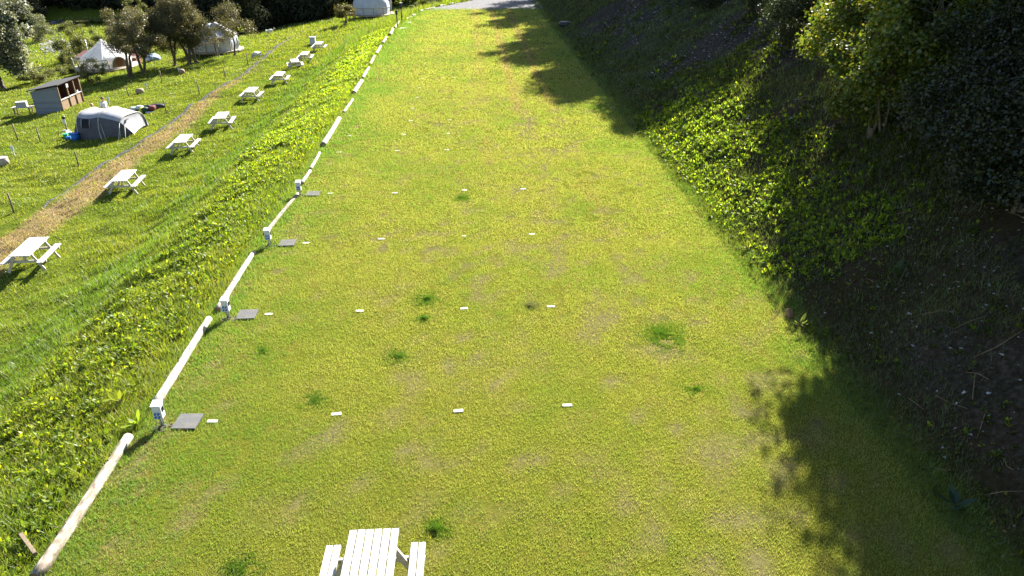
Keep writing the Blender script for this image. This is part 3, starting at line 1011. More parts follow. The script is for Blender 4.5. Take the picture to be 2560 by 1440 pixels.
# ------------------------------------------------------------------ open fronted shelter
def shelter():
    p = at(158, 277); b = at(209, 253)
    ang = math.atan2(b.y - p.y, b.x - p.x)   # along the front
    root = empty('field_shelter', (p.x, p.y, p.z), ang)
    Lf, Wd, hf, hb = 3.5, 2.05, 1.86, 1.5
    # local x along the front, y = to the back (left of front)
    m = MB(); m.add([(0, 0, -.3), (0, Wd, -.9), (0, Wd, hb), (0, 0, hf), (.06, 0, -.3), (.06, Wd, -.9), (.06, Wd, hb), (.06, 0, hf)],
                    [(0, 3, 2, 1), (4, 5, 6, 7), (0, 4, 7, 3), (1, 2, 6, 5), (3, 7, 6, 2), (0, 1, 5, 4)])
    m.build('end_wall', M['clad'], root)
    m = MB(); m.add([(Lf, 0, -.3), (Lf, Wd, -.9), (Lf, Wd, hb), (Lf, 0, hf), (Lf + .06, 0, -.3), (Lf + .06, Wd, -.9), (Lf + .06, Wd, hb), (Lf + .06, 0, hf)],
                    [(0, 3, 2, 1), (4, 5, 6, 7), (0, 4, 7, 3), (1, 2, 6, 5), (3, 7, 6, 2), (0, 1, 5, 4)])
    m.build('end_wall', M['red_timber'], root)
    m = MB(); m.box((Lf / 2, Wd - .03, .3), (Lf, .05, 2.35)); m.build('back_wall', M['red_timber'], root)
    m = MB(); m.box((Lf / 2, 1.0, -.05), (Lf - .15, Wd - .1, .06)); m.build('floor', M['red_timber'], root)
    m = MB(); m.box((Lf / 2, .03, .3), (Lf - .1, .05, .95)); m.build('front_boards', M['tan_timber'], root)
    m = MB(); m.box((Lf / 2, .0, .8), (Lf - .1, .14, .05)); m.build('counter_rail', M['white_wood'], root)
    for x in (.0, Lf * .4, Lf * .72, Lf):
        m = MB(); m.box((x, -.03, hf / 2 - .1), (.09, .09, hf + .2)); m.build('post', M['tan_timber'], root)
    m = MB()
    o = .18
    z0 = hf + .03 + .05; sl = (hb - hf) / Wd
    P = [(-o, -o, z0 - sl * o), (Lf + o, -o, z0 - sl * o), (Lf + o, Wd + o, z0 + sl * (Wd + o)), (-o, Wd + o, z0 + sl * (Wd + o))]
    m.add(P + [(x, y, z + .07) for x, y, z in P], [(0, 3, 2, 1), (4, 5, 6, 7), (0, 1, 5, 4), (1, 2, 6, 5), (2, 3, 7, 6), (3, 0, 4, 7)])
    m.build('roof', M['felt'], root)
    m = MB(); m.box((Lf * .38, -.13, hf - .18), (.28, .03, .26)); m.build('notice', M['white_plastic'], root)
    m = MB(); m.box((Lf * .8, -.08, .95), (.2, .03, .16)); m.build('notice', M['white_plastic'], root)
    tag(root, 'timber shelter with blue grey end wall, black felt roof and open front', 'shelter')


shelter()

# bench table with a slatted box beside the shelter
q = at(62, 287)
root = empty('camp_table', q, .15)
m = MB()
for k in range(5): m.box((0, (k - 2) * .14, .62), (1.5, .13, .04))
m.build('tabletop', M['frame_wood'], root)
for sx in (-.55, .55):
    for sy in (-.3, .3):
        m = MB(); m.box((sx, sy, .28), (.08, .08, .66)); m.build('leg', M['post'], root)
tag(root, 'low timber table standing beside the shelter, a pale crate on it', 'table')
m = MB()
for k in range(5): m.box((0, 0, .04 + k * .085), (.75, .5, .075))
tag(m.build('slatted_crate', M['white_wood'], loc=(q.x, q.y, q.z + .64), rz=.3), 'pale slatted crate on the low timber table', 'crate')


# ------------------------------------------------------------------ bell tents
def bell_profile(kind):
    if kind == 'lotus': return [(0, 2.4), (.45, 2.52), (.8, 2.48), (1.02, 2.3), (1.3, 1.88), (1.62, 1.36), (1.95, .88), (2.3, .42), (2.62, .07)]
    if kind == 'dome': return [(0, 2.7), (.8, 2.85), (1.5, 2.75), (2.2, 2.35), (2.8, 1.65), (3.2, .8), (3.35, .15)]
    return [(0, 2.6), (.7, 2.65), (1.2, 2.6), (1.52, 2.1), (1.98, 1.35), (2.4, .7), (2.7, .12)]


def bell_tent(name, loc, rz, kind, lab, nseg=10, scale=1.0, door=None, canvas='canvas', deck_r=3.4, skirt=.6, rail=(2.2, 4.4)):
    root = empty(name, loc, rz)
    prof = bell_profile(kind); sub = 4
    m = MB(); V = []; F = []
    n = nseg * sub
    for z, r in prof:
        for k in range(n):
            a = 2 * math.pi * k / n
            f = (k % sub) / sub
            sag = 1 - .05 * math.sin(math.pi * f) * min(1, r)
            V.append((r * scale * sag * math.cos(a), r * scale * sag * math.sin(a), z * scale + skirt))
    for i in range(len(prof) - 1):
        for k in range(n):
            F.append([i * n + k, i * n + (k + 1) % n, (i + 1) * n + (k + 1) % n, (i + 1) * n + k])
    F.append([(len(prof) - 1) * n + k for k in range(n)])
    m.add(V, F, 0, True)
    m.build('canvas', M[canvas], root)
    # seams
    for j in range(nseg):
        a = 2 * math.pi * j / nseg
        s_ = MB(); s_.tube([((r + .012) * scale * math.cos(a), (r + .012) * scale * math.sin(a), z * scale + skirt) for z, r in prof], .022, 6)
        s_.build('seam', M[canvas], root)
    # deck
    m = MB(); m.tube([(0, 0, skirt - .16), (0, 0, skirt - .02)], [deck_r, deck_r], 10, 0, True, False)
    d = m.build('deck', M['deck'], root)
    for j in range(10):
        a = 2 * math.pi * j / 10; l = MB(); l.box((deck_r * .93 * math.cos(a), deck_r * .93 * math.sin(a), skirt / 2 - .75), (.12, .12, skirt + 1.2)); l.build('leg', M['deck'], d)
    # rail on the side towards the lawn
    a0, a1 = rail
    pts = [(deck_r * .96 * math.cos(a), deck_r * .96 * math.sin(a)) for a in np.linspace(a0, a1, 6)]
    m = MB(); m.tube([(x, y, skirt + .95) for x, y in pts], .05, 6, 0, True, False); rl = m.build('rail', M['deck'], root)
    for x, y in pts:
        l = MB(); l.box((x, y, skirt + .45), (.1, .1, .98)); l.build('rail_post', M['deck'], rl)
    tag(root, lab, 'tent', 'canvas tents on decks')
    return root


FACE = -math.pi / 2      # towards the viewer
q = at(252, 182)
b1 = bell_tent('bell_tent', (q.x - .3, q.y + 2.4, q.z - .15), 0, 'lotus', 'white onion shaped bell tent with a round door on a railed deck', 10, 1.0, rail=(3.5, 5.2), deck_r=3.3, skirt=.5)
# round door porch on the sunny side
m = MB(); V = []; 
ca = math.radians(-38)
dv = Vector((math.cos(ca), math.sin(ca), 0)); tv = Vector((-dv.y, dv.x, 0))
rimp = []
for k in range(15):
    a = math.pi * k / 14
    rimp.append(dv * (2.62 + .02 * math.sin(a)) + tv * (.85 * math.cos(a)) + Vector((0, 0, .5 + .1 + 1.05 * math.sin(a))))
m.tube(rimp, .06, 8); dm = m.build('door_arch', M['canvas'], b1)
m = MB(); m.add([dv * .02 + p for p in rimp], [list(range(15))]); m.build('door_panel', M['tan_timber'], dm)
m = MB(); cc = dv * 2.67 + Vector((0, 0, 1.1)); m.add([cc + tv * .38 * math.cos(a) + Vector((0, 0, .42 * math.sin(a))) for a in np.linspace(0, 2 * math.pi, 20, endpoint=False)], [list(range(20))]); m.build('round_window', M['red_timber'], dm)
m = MB(); m.tube([(0, 0, 3.02), (0, 0, 3.2)], [.18, .02], 10); m.build('cap', M['canvas'], b1)
# flue pole and red roofed lean-to behind it
qa = b1.location
m = MB(); m.tube([(0, 0, 0), (0, 0, 2.5)], .035, 8)
tag(m.build('flue_pole', M['grey_metal'], loc=(qa.x - 2.35, qa.y + 1.4, qa.z + .4)), 'thin pale flue pole rising behind the bell tent', 'pole')
root = empty('wash_hut', (qa.x - 1.1, qa.y + 2.9, qa.z - .4), 0)
m = MB(); m.box((0, .6, .55), (6.0, 1.6, 1.7)); m.build('wall', M['red_timber'], root)
m = MB(); m.box((0, .5, 1.55), (6.5, 2.3, .08), (.16, 0, 0)); m.build('roof', M['red_roof'], root)
m = MB(); m.box((0, -.66, 1.34), (6.52, .05, .18)); m.build('fascia', M['white_wood'], root)
tag(root, 'low red roofed hut with a white fascia behind the bell tent', 'hut')

q = at(552, 137)
b2 = bell_tent('stargazer_tent', (q.x - 1.3, q.y + 2.4, q.z - .2), 0, 'bell', 'grey white bell tent with a clear ridge panel standing behind thin hawthorns', 12, 1.0, deck_r=3.1, skirt=.5, rail=(3.4, 5.6), canvas='canvas_dim')
m = MB()
m.add([(.12, -.3, 3.12), (.5, -.36, 3.3), (.52, .4, 3.3), (.12, .32, 3.12), (2.42, -.85, 1.95), (2.42, .85, 1.95), (2.3, -.98, 1.9), (.6, -.5, 2.85)],
      [(0, 1, 2, 3), (1, 4, 5, 2), (0, 7, 1), (7, 6, 4, 1)])
m.build('ridge_panel', M['clear'], b2)
for y in (-.45, .5):
    m = MB(); m.tube([(.12, y * .7, 3.1), (.5, y * .8, 3.33), (2.45, y * 1.9, 1.97)], .06, 6); m.build('ridge_pole', M['white_wood'], b2)

q = at(925, 46)
b3 = bell_tent('dome_tent', (q.x, q.y + 2.5, q.z - .2), .2, 'dome', 'pale blue grey dome tent on a railed deck behind the long grass', 9, 1.0, deck_r=3.6, skirt=.7, rail=(3.4, 5.6), canvas='canvas_dim')
m = MB(); m.tube([(0, -.02, 0), (0, 0, .25)], [.35, .2], 12); v = m.build('roof_vent', M['canvas'], b3); v.location = (.9, -1.6, 3.2)
m = MB(); m.box((0, 0, .85), (.28, .28, 1.9)); tag(m.build('white_post', M['white_wood'], loc=at(978, 30)), 'white post standing beside the dome tent', 'post')

# blue objects beyond the trees
tag(rock('covered_boat', at(383, 152), (2.4, 1.6, .8), M['tarp'], 21), 'blue and white covered heap on the grass beyond the hawthorns', 'cover')
tag(rock('teal_tarp', at(326, 66), (1.4, 1.1, .8), M['teal'], 22), 'small teal tarpaulin heap in the far meadow', 'cover')


# ------------------------------------------------------------------ skin-modifier figures
def skin_body(name, verts, edges, radii, mat, parent=None, loc=(0, 0, 0), rz=0, sub=1, scale=1):
    me = bpy.data.meshes.new(name); me.from_pydata([Vector(v) * scale for v in verts], edges, [])
    o = bpy.data.objects.new(name, me); COL.objects.link(o)
    md = o.modifiers.new('skin', 'SKIN'); md.use_smooth_shade = True
    for i, r in enumerate(radii):
        rr = r if isinstance(r, tuple) else (r, r)
        me.skin_vertices[0].data[i].radius = (rr[0] * scale, rr[1] * scale)
    me.skin_vertices[0].data[0].use_root = True
    s = o.modifiers.new('sub', 'SUBSURF'); s.levels = sub; s.render_levels = sub
    dg = bpy.context.evaluated_depsgraph_get(); ev = o.evaluated_get(dg)
    nm = bpy.data.meshes.new_from_object(ev)
    bpy.data.objects.remove(o)
    nm.materials.clear(); nm.materials.append(mat)
    for p in nm.polygons: p.use_smooth = True
    o = bpy.data.objects.new(name, nm); COL.objects.link(o)
    if parent: o.parent = parent
    o.location = loc; o.rotation_euler = (0, 0, rz)
    return o


def ball(name, c, r, mat, parent, sq=(1, 1, 1), cut=None):
    bm = bmesh.new(); bmesh.ops.create_uvsphere(bm, u_segments=20, v_segments=12, radius=r)
    for v in bm.verts: v.co = Vector((v.co.x * sq[0], v.co.y * sq[1], v.co.z * sq[2]))
    if cut is not None:
        bmesh.ops.delete(bm, geom=[v for v in bm.verts if v.co.z < cut[0] and v.co.y < cut[1]], context='VERTS')
    m = MB(); m.add([v.co + Vector(c) for v in bm.verts], [[v.index for v in f.verts] for f in bm.faces], 0, True); bm.free()
    return m.build(name, mat, parent)


def person(loc, rz, hgt, lab, shirt, hair):
    root = empty('person', loc, rz)     # faces -Y
    s = hgt / 1.75
    V = [(0, 0, .95), (0, .01, 1.12), (0, .02, 1.3), (0, .02, 1.43), (0, .0, 1.5), (0, -.01, 1.56), (0, -.02, 1.64), (0, -.02, 1.72)]
    E = [(i, i + 1) for i in range(7)]
    R = [(.15, .11), (.14, .1), (.165, .105), (.13, .085), (.055, .055), (.06, .065), (.082, .1), (.06, .075)]
    for sx in (-1, 1):
        o = len(V)
        V += [(sx * .1, 0, .9), (sx * .105, -.01, .5), (sx * .11, .01, .09), (sx * .12, -.12, .035)]
        E += [(0, o), (o, o + 1), (o + 1, o + 2), (o + 2, o + 3)]; R += [.09, .06, .042, .035]
        o = len(V)
        V += [(sx * .17, .02, 1.42), (sx * .24, .02, 1.14), (sx * .22, -.16, .98), (sx * .2, -.22, .95)]
        E += [(3, o), (o, o + 1), (o + 1, o + 2), (o + 2, o + 3)]; R += [.055, .042, .03, .03]
        h = len(V) - 1
        for f in range(5):
            o = len(V); dx = (f - 1.5) * .02
            if f < 4:
                V += [(sx * .2 + dx, -.27, .95), (sx * .2 + dx, -.31 + .006 * abs(f - 1), .93)]
            else:
                V += [(sx * .16, -.24, .955), (sx * .145, -.27, .945)]
            E += [(h, o), (o, o + 1)]; R += [.009, .008]
    V = [(x * s, y * s, z * s) for x, y, z in V]; R = [(r[0] * s, r[1] * s) if isinstance(r, tuple) else r * s for r in R]
    body = skin_body('body', V, E, R, M['skin'], root)
    m = MB(); m.tube([(0, -.115 * s, 1.665 * s), (0, -.14 * s, 1.63 * s), (0, -.115 * s, 1.62 * s)], [.008, .016, .008], 8); m.build('nose', M['skin'], root)
    for sx in (-1, 1):
        ball('ear', (sx * .085 * s, -.01 * s, 1.65 * s), .03 * s, M['skin'], root, (.4, .7, 1))
        ball('eye', (sx * .033 * s, -.108 * s, 1.675 * s), .011 * s, M['shorts'], root)
    m = MB(); m.box((0, -.118 * s, 1.592 * s), (.045, .012, .01)); m.build('mouth', M['red_cloth'], root)
    ball('hair', (0, .0, 1.685 * s), .105 * s, hair, root, (.9, 1.05, .95), (.0, .06))
    V = [(0, 0, .92), (0, .01, 1.12), (0, .02, 1.3), (0, .02, 1.42), (0, .01, 1.47)]
    E = [(0, 1), (1, 2), (2, 3), (3, 4)]; R = [(.17, .125), (.16, .12), (.18, .12), (.145, .1), (.08, .075)]
    for sx in (-1, 1):
        o = len(V); V += [(sx * .18, .02, 1.42), (sx * .235, .02, 1.2)]; E += [(3, o), (o, o + 1)]; R += [.07, .062]
    skin_body('shirt', V, E, R, shirt, root, scale=s)
    V = [(0, 0, .98), (0, 0, .9)]; E = [(0, 1)]; R = [(.165, .12), (.16, .12)]
    for sx in (-1, 1):
        o = len(V); V += [(sx * .105, 0, .82), (sx * .11, -.01, .5), (sx * .11, .005, .14)]; E += [(1, o), (o, o + 1), (o + 1, o + 2)]; R += [.105, .08, .065]
    skin_body('trousers', V, E, R, M['shorts'], root, scale=s)
    tag(root, lab, 'person')
    return root


def head_at(px, py, d_at, hgt):
    r_ = ray(px, py); k = d_at / r_[1]; p = np.array([0, 0, CAMH]) + k * r_
    return (p[0], p[1], p[2] - hgt)


x, y, z = head_at(254.5, 243.5, 51.0, 1.75)
person((x, y, gz(x, y)), 1.2, p_h if (p_h := (z + 1.75) - gz(x, y)) > 1.4 else 1.6, 'person in a pale shirt with short brown hair standing behind the tent', M['shirt'], M['hair'])
x, y, z = head_at(228, 259.5, 49.8, 1.6)
person((x, y, gz(x, y)), 2.6, max(1.2, (z + 1.6) - gz(x, y)), 'person whose fair head just shows above the tent roof', M['shirt'], M['fair_hair'])


def sheep(loc, rz, lab, grazing):
    root = empty('sheep', loc, rz)    # faces +X
    V = [(-.32, 0, .56), (-.1, 0, .57), (.15, 0, .57), (.34, 0, .6)]; E = [(0, 1), (1, 2), (2, 3)]; R = [(.2, .21), (.25, .26), (.24, .25), (.17, .18)]
    V += [(-.5, 0, .5), (-.54, 0, .32)]; E += [(0, 4), (4, 5)]; R += [.06, .035]
    body = skin_body('body', V, E, R, M['wool'], root, sub=2)
    V = [(.36, 0, .62)] + ([(.5, 0, .45), (.58, 0, .24), (.66, 0, .1)] if grazing else [(.5, 0, .78), (.58, 0, .86), (.72, 0, .8)])
    skin_body('head', V, [(0, 1), (1, 2), (2, 3)], [.12, .1, .085, .045], M['sheep_skin'], root, sub=2)
    hx, hz = (.55, .33) if grazing else (.55, .93)
    for sy in (-1, 1):
        ball('ear', (hx, sy * .12, hz), .06, M['sheep_skin'], root, (.6, 1.2, .4))
        for lx in (-.32, .27):
            V = [(lx, sy * .13, .45), (lx + (.03 if lx < 0 else -.01), sy * .13, .28), (lx - (.03 if lx < 0 else 0), sy * .13, .14), (lx, sy * .13, 0), (lx + .04, sy * .13, -.02)]
            skin_body('leg', V, [(0, 1), (1, 2), (2, 3), (3, 4)], [.07, .045, .032, .03, .03], M['sheep_skin'], root)
    tag(root, lab, 'sheep', 'sheep in the field')


q = at(642, 149); sheep(q, math.radians(235), 'white sheep grazing head down beside the slate path', True)
q = at(677, 88); sheep(q, math.radians(15), 'white sheep lying far off on the sunny strip before the dark wood', False)
SHEEP = True


# ------------------------------------------------------------------ trees
def limb(m, a, b, r0, r1, n=6, wob=.12):
    a = Vector(a); b = Vector(b); L = (b - a).length
    pts = []
    k = 6
    off = Vector((random.uniform(-1, 1), random.uniform(-1, 1), random.uniform(0, .8))) * wob * L
    for i in range(k + 1):
        f = i / k
        pts.append(a.lerp(b, f) + off * math.sin(math.pi * f) + Vector((random.gauss(0, .01), random.gauss(0, .01), 0)) * L)
    m.tube(pts, [r0 + (r1 - r0) * i / k for i in range(k + 1)], n)
    return pts


def tree_mesh(name, hgt, rad, base, n_leaf, leaf, cols, shape=LEAF_RH, lean=(0, 0), n_clump=26, stems=1, tight=.33, trunk_r=.16, mat='leaf', flat=.8, seed=1, up=.35):
    """an Empty with a trunk (limbs and twigs) and a crown of leaves; origin at the foot"""
    global rng
    random.seed(seed); rng = np.random.default_rng(seed)
    root = empty(name, (0, 0, 0))
    m = MB()
    cx, cy = lean
    cz = base + (hgt - base) * .5
    clumps = []
    while len(clumps) < n_clump:
        d = Vector((random.gauss(0, 1), random.gauss(0, 1), random.gauss(0, 1))).normalized()
        rr = random.uniform(.35, 1) ** .6 * (random.choice((.9, 1, 1.05, 1.3)) if 'thorn' in name else 1)
        p = Vector((cx + d.x * rad * rr, cy + d.y * rad * rr, cz + d.z * (hgt - base) * .5 * rr))
        clumps.append(p)
    forks = []
    for s in range(stems):
        a = Vector((random.uniform(-.25, .25) * (stems > 1), random.uniform(-.2, .2) * (stems > 1), -.15))
        b = Vector((cx * .6 + random.uniform(-.3, .3) * rad * (.3 if stems == 1 else .8), cy * .6 + random.uniform(-.3, .3) * rad * .5, base + (hgt - base) * .25))
        pts = limb(m, a, b, trunk_r, trunk_r * .6, 9, .1)
        # root flare
        m.tube([a + Vector((0, 0, .0)), a + Vector((0, 0, .35))], [trunk_r * 1.55, trunk_r * 1.0], 9)
        forks += [pts[-1], pts[-2], pts[-3]]
        top = Vector((cx, cy, hgt * .9)); forks += limb(m, b, top.lerp(b, .2), trunk_r * .55, trunk_r * .12, 6)[2:5]
    for c_ in clumps:
        f = min(forks, key=lambda p: (p - c_).length + .4 * abs(p.z - c_.z) * (p.z > c_.z))
        pts = limb(m, f, c_, trunk_r * .28, trunk_r * .05, 5, .12)
        for _ in range(2):
            e = c_ + Vector((random.gauss(0, 1), random.gauss(0, 1), random.gauss(0, .7))) * rad * .22
            limb(m, pts[4], e, trunk_r * .09, trunk_r * .03, 4, .1)
    m.build('trunk', M['bark'], root)
    C = np.array([c_[:] for c_ in clumps])
    wts = rng.uniform(.4, 1.6, len(C)); wts /= wts.sum()
    ci = rng.choice(len(C), n_leaf, p=wts)
    d = rng.normal(size=(n_leaf, 3)); d /= np.linalg.norm(d, axis=1, keepdims=True)
    rr = rng.uniform(0, 1, (n_leaf, 1)) ** .5 * (rad * tight) * rng.uniform(.7, 1.35, len(C))[ci][:, None]
    P = C[ci] + d * rr * np.array([1, 1, flat])
    P += rng.normal(size=P.shape) * rad * .03
    nrm = d * .5 + rng.normal(size=(n_leaf, 3)) * .7; nrm[:, 2] += up
    sz = leaf * rng.uniform(.6, 1.35, n_leaf)
    cols = np.array(cols)
    cc = cols[rng.integers(0, len(cols), n_leaf)] * rng.uniform(.7, 1.3, (n_leaf, 1)) * rng.uniform(.75, 1.25, len(C))[ci][:, None]
    ok = P[:, 2] > .15
    P, nrm, sz, cc = P[ok], nrm[ok], sz[ok], cc[ok]
    poly_mesh('crown', leaf_verts(P, nrm, sz, shape), len(shape), cc, M[mat], root)
    return root


HAW = [(.085, .085, .03), (.11, .095, .04), (.07, .08, .025), (.12, .095, .05)]


def put(o, q, rz, s=1.0, sz=None, lab='', cat='tree', grp=None):
    o.location = (q[0], q[1], q[2] - .05); o.rotation_euler = (0, 0, rz); o.scale = (s, s, sz or s)
    tag(o, lab, cat, grp); return o


haw_a = tree_mesh('hawthorn_tree', 5.6, 2.3, 1.7, 20000, .115, HAW, n_clump=36, stems=2, lean=(.7, 0), trunk_r=.15, seed=3, tight=.27)
put(haw_a, at(328, 193), .3, 1.0, lab='gnarled hawthorn with a dense dark crown in front of the bell tent door', grp='hawthorns in the camping field')
o = copy_tree(haw_a); put(o, at(358, 181), 2.2, .95, 1.0, lab='hawthorn with a slanting forked trunk right behind the one by the bell tent', grp='hawthorns in the camping field')
haw_b = tree_mesh('hawthorn_tree', 6.6, 2.9, 1.5, 25000, .115, HAW, n_clump=38, stems=2, lean=(-.5, 0), trunk_r=.17, seed=5, tight=.3)
put(haw_b, at(474, 160), 0, 1.0, lab='tallest hawthorn with a thick leaning trunk in the middle of the group', grp='hawthorns in the camping field')
o = copy_tree(haw_b); put(o, at(438, 165), 2.6, .85, .9, lab='hawthorn with a thin leaning trunk set back behind the tallest one', grp='hawthorns in the camping field')
o = copy_tree(haw_a); put(o, at(490, 157), 4.0, .92, 1.15, lab='upright hawthorn touching the shoulder of the clear ridged tent', grp='hawthorns in the camping field')
haw_c = tree_mesh('hawthorn_tree', 4.0, 1.5, 1.0, 3000, .11, HAW, n_clump=18, stems=1, trunk_r=.09, seed=8, tight=.3)
put(haw_c, at(548, 141), 0, .95, lab='small sparse hawthorn in front of the clear ridged tent', grp='hawthorns in the camping field')
haw_d = tree_mesh('hawthorn_tree', 5.8, 2.2, 1.3, 8000, .115, HAW, n_clump=26, stems=1, lean=(.5, 0), trunk_r=.11, seed=9, tight=.3)
put(haw_d, at(586, 139), 0, 1.0, lab='thin hawthorn spreading over the end of the clear ridged tent', grp='hawthorns in the camping field')
shr = tree_mesh('hawthorn_bush', 2.3, 1.15, .3, 3600, .11, [(.12, .13, .03), (.14, .14, .04)], n_clump=18, stems=2, lean=(-.4, 0), trunk_r=.06, seed=10)
put(shr, at(250, 209), 0, 1.0, lab='small windblown bush below the deck of the bell tent', cat='bush')
dt = tree_mesh('thorn_tree', 2.9, 1.6, .7, 4200, .17, [(.1, .085, .02), (.12, .1, .02), (.08, .085, .02)], n_clump=20, stems=2, lean=(0, 0), trunk_r=.12, seed=12, flat=.5)
put(dt, at(865, 62), 0, 1.0, lab='small flat topped thorn tree in front of the dome tent')
wb = tree_mesh('whitebeam_tree', 9.5, 4.0, .6, 30000, .22, [(.17, .19, .12), (.08, .1, .05), (.25, .25, .2)], LEAF_HEX, n_clump=44, stems=2, trunk_r=.22, seed=14, tight=.26, up=.6)
q = at(8, 222); put(wb, q, 0, 1.0, lab='broad silvery leaved tree at the photo edge beyond the shelter')
wl = tree_mesh('willow_bush', 4.3, 1.9, .1, 11000, .17, [(.15, .17, .09), (.11, .14, .06), (.18, .18, .11)], LEAF_LONG, n_clump=26, stems=3, trunk_r=.07, seed=15, tight=.36)
put(wl, at(104, 106), .3, 1.0, .95, lab='rounded grey green willow bush beside the stream', cat='bush')
# valley shrubs
vs = tree_mesh('alder_shrub', 3.6, 2.1, .1, 8000, .16, [(.12, .135, .025), (.15, .15, .04), (.08, .1, .02)], n_clump=22, stems=3, trunk_r=.07, seed=16)
VS = [((190, 152), 1.0, 1.05, 'leafy shrub right behind the flue of the bell tent'), ((228, 140), .8, .9, 'shrub between the bell tent top and the meadow'), ((180, 168), .6, .6, 'dark shrub beside the red roofed hut'),
      ((120, 192), .6, .28, 'low pale bramble behind the shelter roof'), ((165, 186), .5, .3, 'low bramble between the shelter roof and the hut'), ((85, 206), .7, .3, 'low grey bramble at the foot of the silvery tree'), ((345, 62), 1.0, 1.2, 'bushy tree at the end of the far meadow'),
      ((178, 78), 1.0, .45, 'pale reedy clump on the meadow side of the stream'), ((75, 88), .9, .4, 'reedy clump beyond the willow bush'), ((210, 60), 1.0, .3, 'reedy clump along the top of the meadow'), ((265, 57), 1.0, .3, 'reedy clump by the dark wood above the meadow'),
      ((1070, 16), .6, .35, 'green shrub beside the start of the gravel edging'), ((1105, 8), .7, .4, 'green shrub behind the gravel edging logs'), ((1008, 38), .55, .25, 'low leafy shrub behind the tall dark posts'), ((1040, 24), .5, .3, 'low shrub at the corner of lawn and gravel')]
for i, (p, s, szz, lab) in enumerate(VS):
    o = vs if i == 0 else copy_tree(vs)
    put(o, at(*p), i * 1.3, s, szz, lab, 'shrub', 'shrubs in the valley')
tl = tree_mesh('valley_tree', 9, 3.8, .5, 9000, .32, [(.05, .045, .035), (.06, .06, .04), (.04, .045, .03)], n_clump=34, stems=2, trunk_r=.2, seed=18, mat='leaf_dark')
put(tl, at(28, 62), 0, 1.0, lab='brownish tree in the top corner above the silvery tree', grp='valley trees')
o = copy_tree(tl); put(o, at(92, 46), 2, 1.0, .9, lab='grey green tree above the willow bush', grp='valley trees')
o = copy_tree(tl); put(o, at(-40, 110), 3, 1.0, 1, lab='brownish tree cut by the photo edge in the top corner', grp='valley trees')


# far wood: one mass
def wood(name, pts, depth, hgt, n, leaf, cols, seed, mat='leaf_dark'):
    global rng
    rng = np.random.default_rng(seed)
    pts = np.array(pts); seg = np.linalg.norm(np.diff(pts[:, :2], axis=0), axis=1); cs = np.concatenate([[0], np.cumsum(seg)])
    nc = int(cs[-1] * depth / 1.3)
    u = rng.uniform(0, cs[-1], nc); x = np.interp(u, cs, pts[:, 0]); y = np.interp(u, cs, pts[:, 1])
    dd = rng.uniform(0, 1, nc); y = y + dd * depth; x = x + rng.normal(size=nc)
    zc = H(x, y) + rng.uniform(.0, 1, nc) ** .8 * hgt * (.25 + .75 * dd); rr = rng.uniform(.9, 2.0, nc)
    ci = rng.integers(0, nc, n); d = rng.normal(size=(n, 3)); d /= np.linalg.norm(d, axis=1, keepdims=True)
    P = np.stack([x, y, zc], 1)[ci] + d * (rr[ci] * rng.uniform(.3, 1, n) ** .5)[:, None]
    P[:, 2] = np.maximum(P[:, 2], H(P[:, 0], P[:, 1]) + .1)
    nrm = d + rng.normal(size=(n, 3)) * .6; nrm[:, 2] += .3
    cols = np.array(cols); c_ = cols[rng.integers(0, len(cols), n)] * rng.uniform(.6, 1.3, (n, 1)) * rng.uniform(.6, 1.4, nc)[ci][:, None]
    o = poly_mesh(name, leaf_verts(P, nrm, leaf * rng.uniform(.6, 1.4, n), LEAF_RH), 4, c_, M[mat])
    tag(o, kind='stuff')


DK = [(.03, .034, .022), (.04, .042, .025), (.025, .03, .02)]
a1, a2, a3, a4 = at(590, 100), at(690, 72), at(800, 58), at(870, 44)
wood('dark_wood', [(a1.x - 2, a1.y + 3, 0), (a2.x, a2.y + 2.5, 0), (a3.x, a3.y + 5, 0), (a4.x, a4.y + 9, 0), (a4.x + 9, a4.y + 14, 0), (a4.x + 18, a4.y + 16, 0)], 9, 13, 110000, .36, DK, 31)
wood('hillside_wood', [(-125, 149, 0), (-75, 145.5, 0), (-48, 141, 0), (-32, 127, 0), (-25, 117, 0)], 14, 8, 170000, .5, DK, 33)

# ------------------------------------------------------------------ trees and bushes on the bank
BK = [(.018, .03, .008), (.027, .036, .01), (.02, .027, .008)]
bt = tree_mesh('broadleaf_tree', 11.5, 4.3, 2.2, 46000, .17, BK, LEAF_HEX, n_clump=60, stems=1, trunk_r=.26, seed=41, tight=.3)
bt2 = tree_mesh('broadleaf_tree', 11.5, 4.4, 2.2, 34000, .2, BK, LEAF_HEX, n_clump=62, stems=1, trunk_r=.24, seed=47, tight=.24)
NEAR = [(15.5, 24.5, .75, 'broadleaf tree at the bank top over the dark foliage'), (21.5, 32.5, .95, 'broadleaf tree higher on the bank behind the hazel bushes'),
        (18.0, 19.5, 1.0, 'broadleaf tree at the photo edge shading the stony bank'), (19.8, 26, 1.0, 'broadleaf tree set back behind the dark bank bushes'),
        (16.5, 12.5, .95, 'broadleaf tree off the photo edge shading the corner of the lawn'),
        (24, 18, 1.1, 'unseen broadleaf tree added high behind the stony bank to block sky light'), (26, 33, 1.1, 'unseen broadleaf tree added behind the hazels to block sky light')]  # last two trees stand out of view, added to darken the bank
FAR = [(18.5, 66, 1.1, 'first tree of the far clump whose shadow crosses the lawn'), (20.5, 73, 1.15, 'tall tree of the far clump set back on the bank'), (16.0, 79, 1.15, 'tree leaning over the lawn from the far bank'),
       (19.5, 88, 1.2, 'tree on the far bank beside the gravel'), (15.5, 95, 1.1, 'tree overhanging the gravel'), (21, 58, .9, 'low tree at the bank top above the scree'), (14, 104, 1.1, 'last tree behind the gravel'),
       (15.6, 51, .66, 'small tree low on the bank whose shadow falls just past the scree'), (14.6, 58, .7, 'small tree on the bank between the scree and the far clump')]
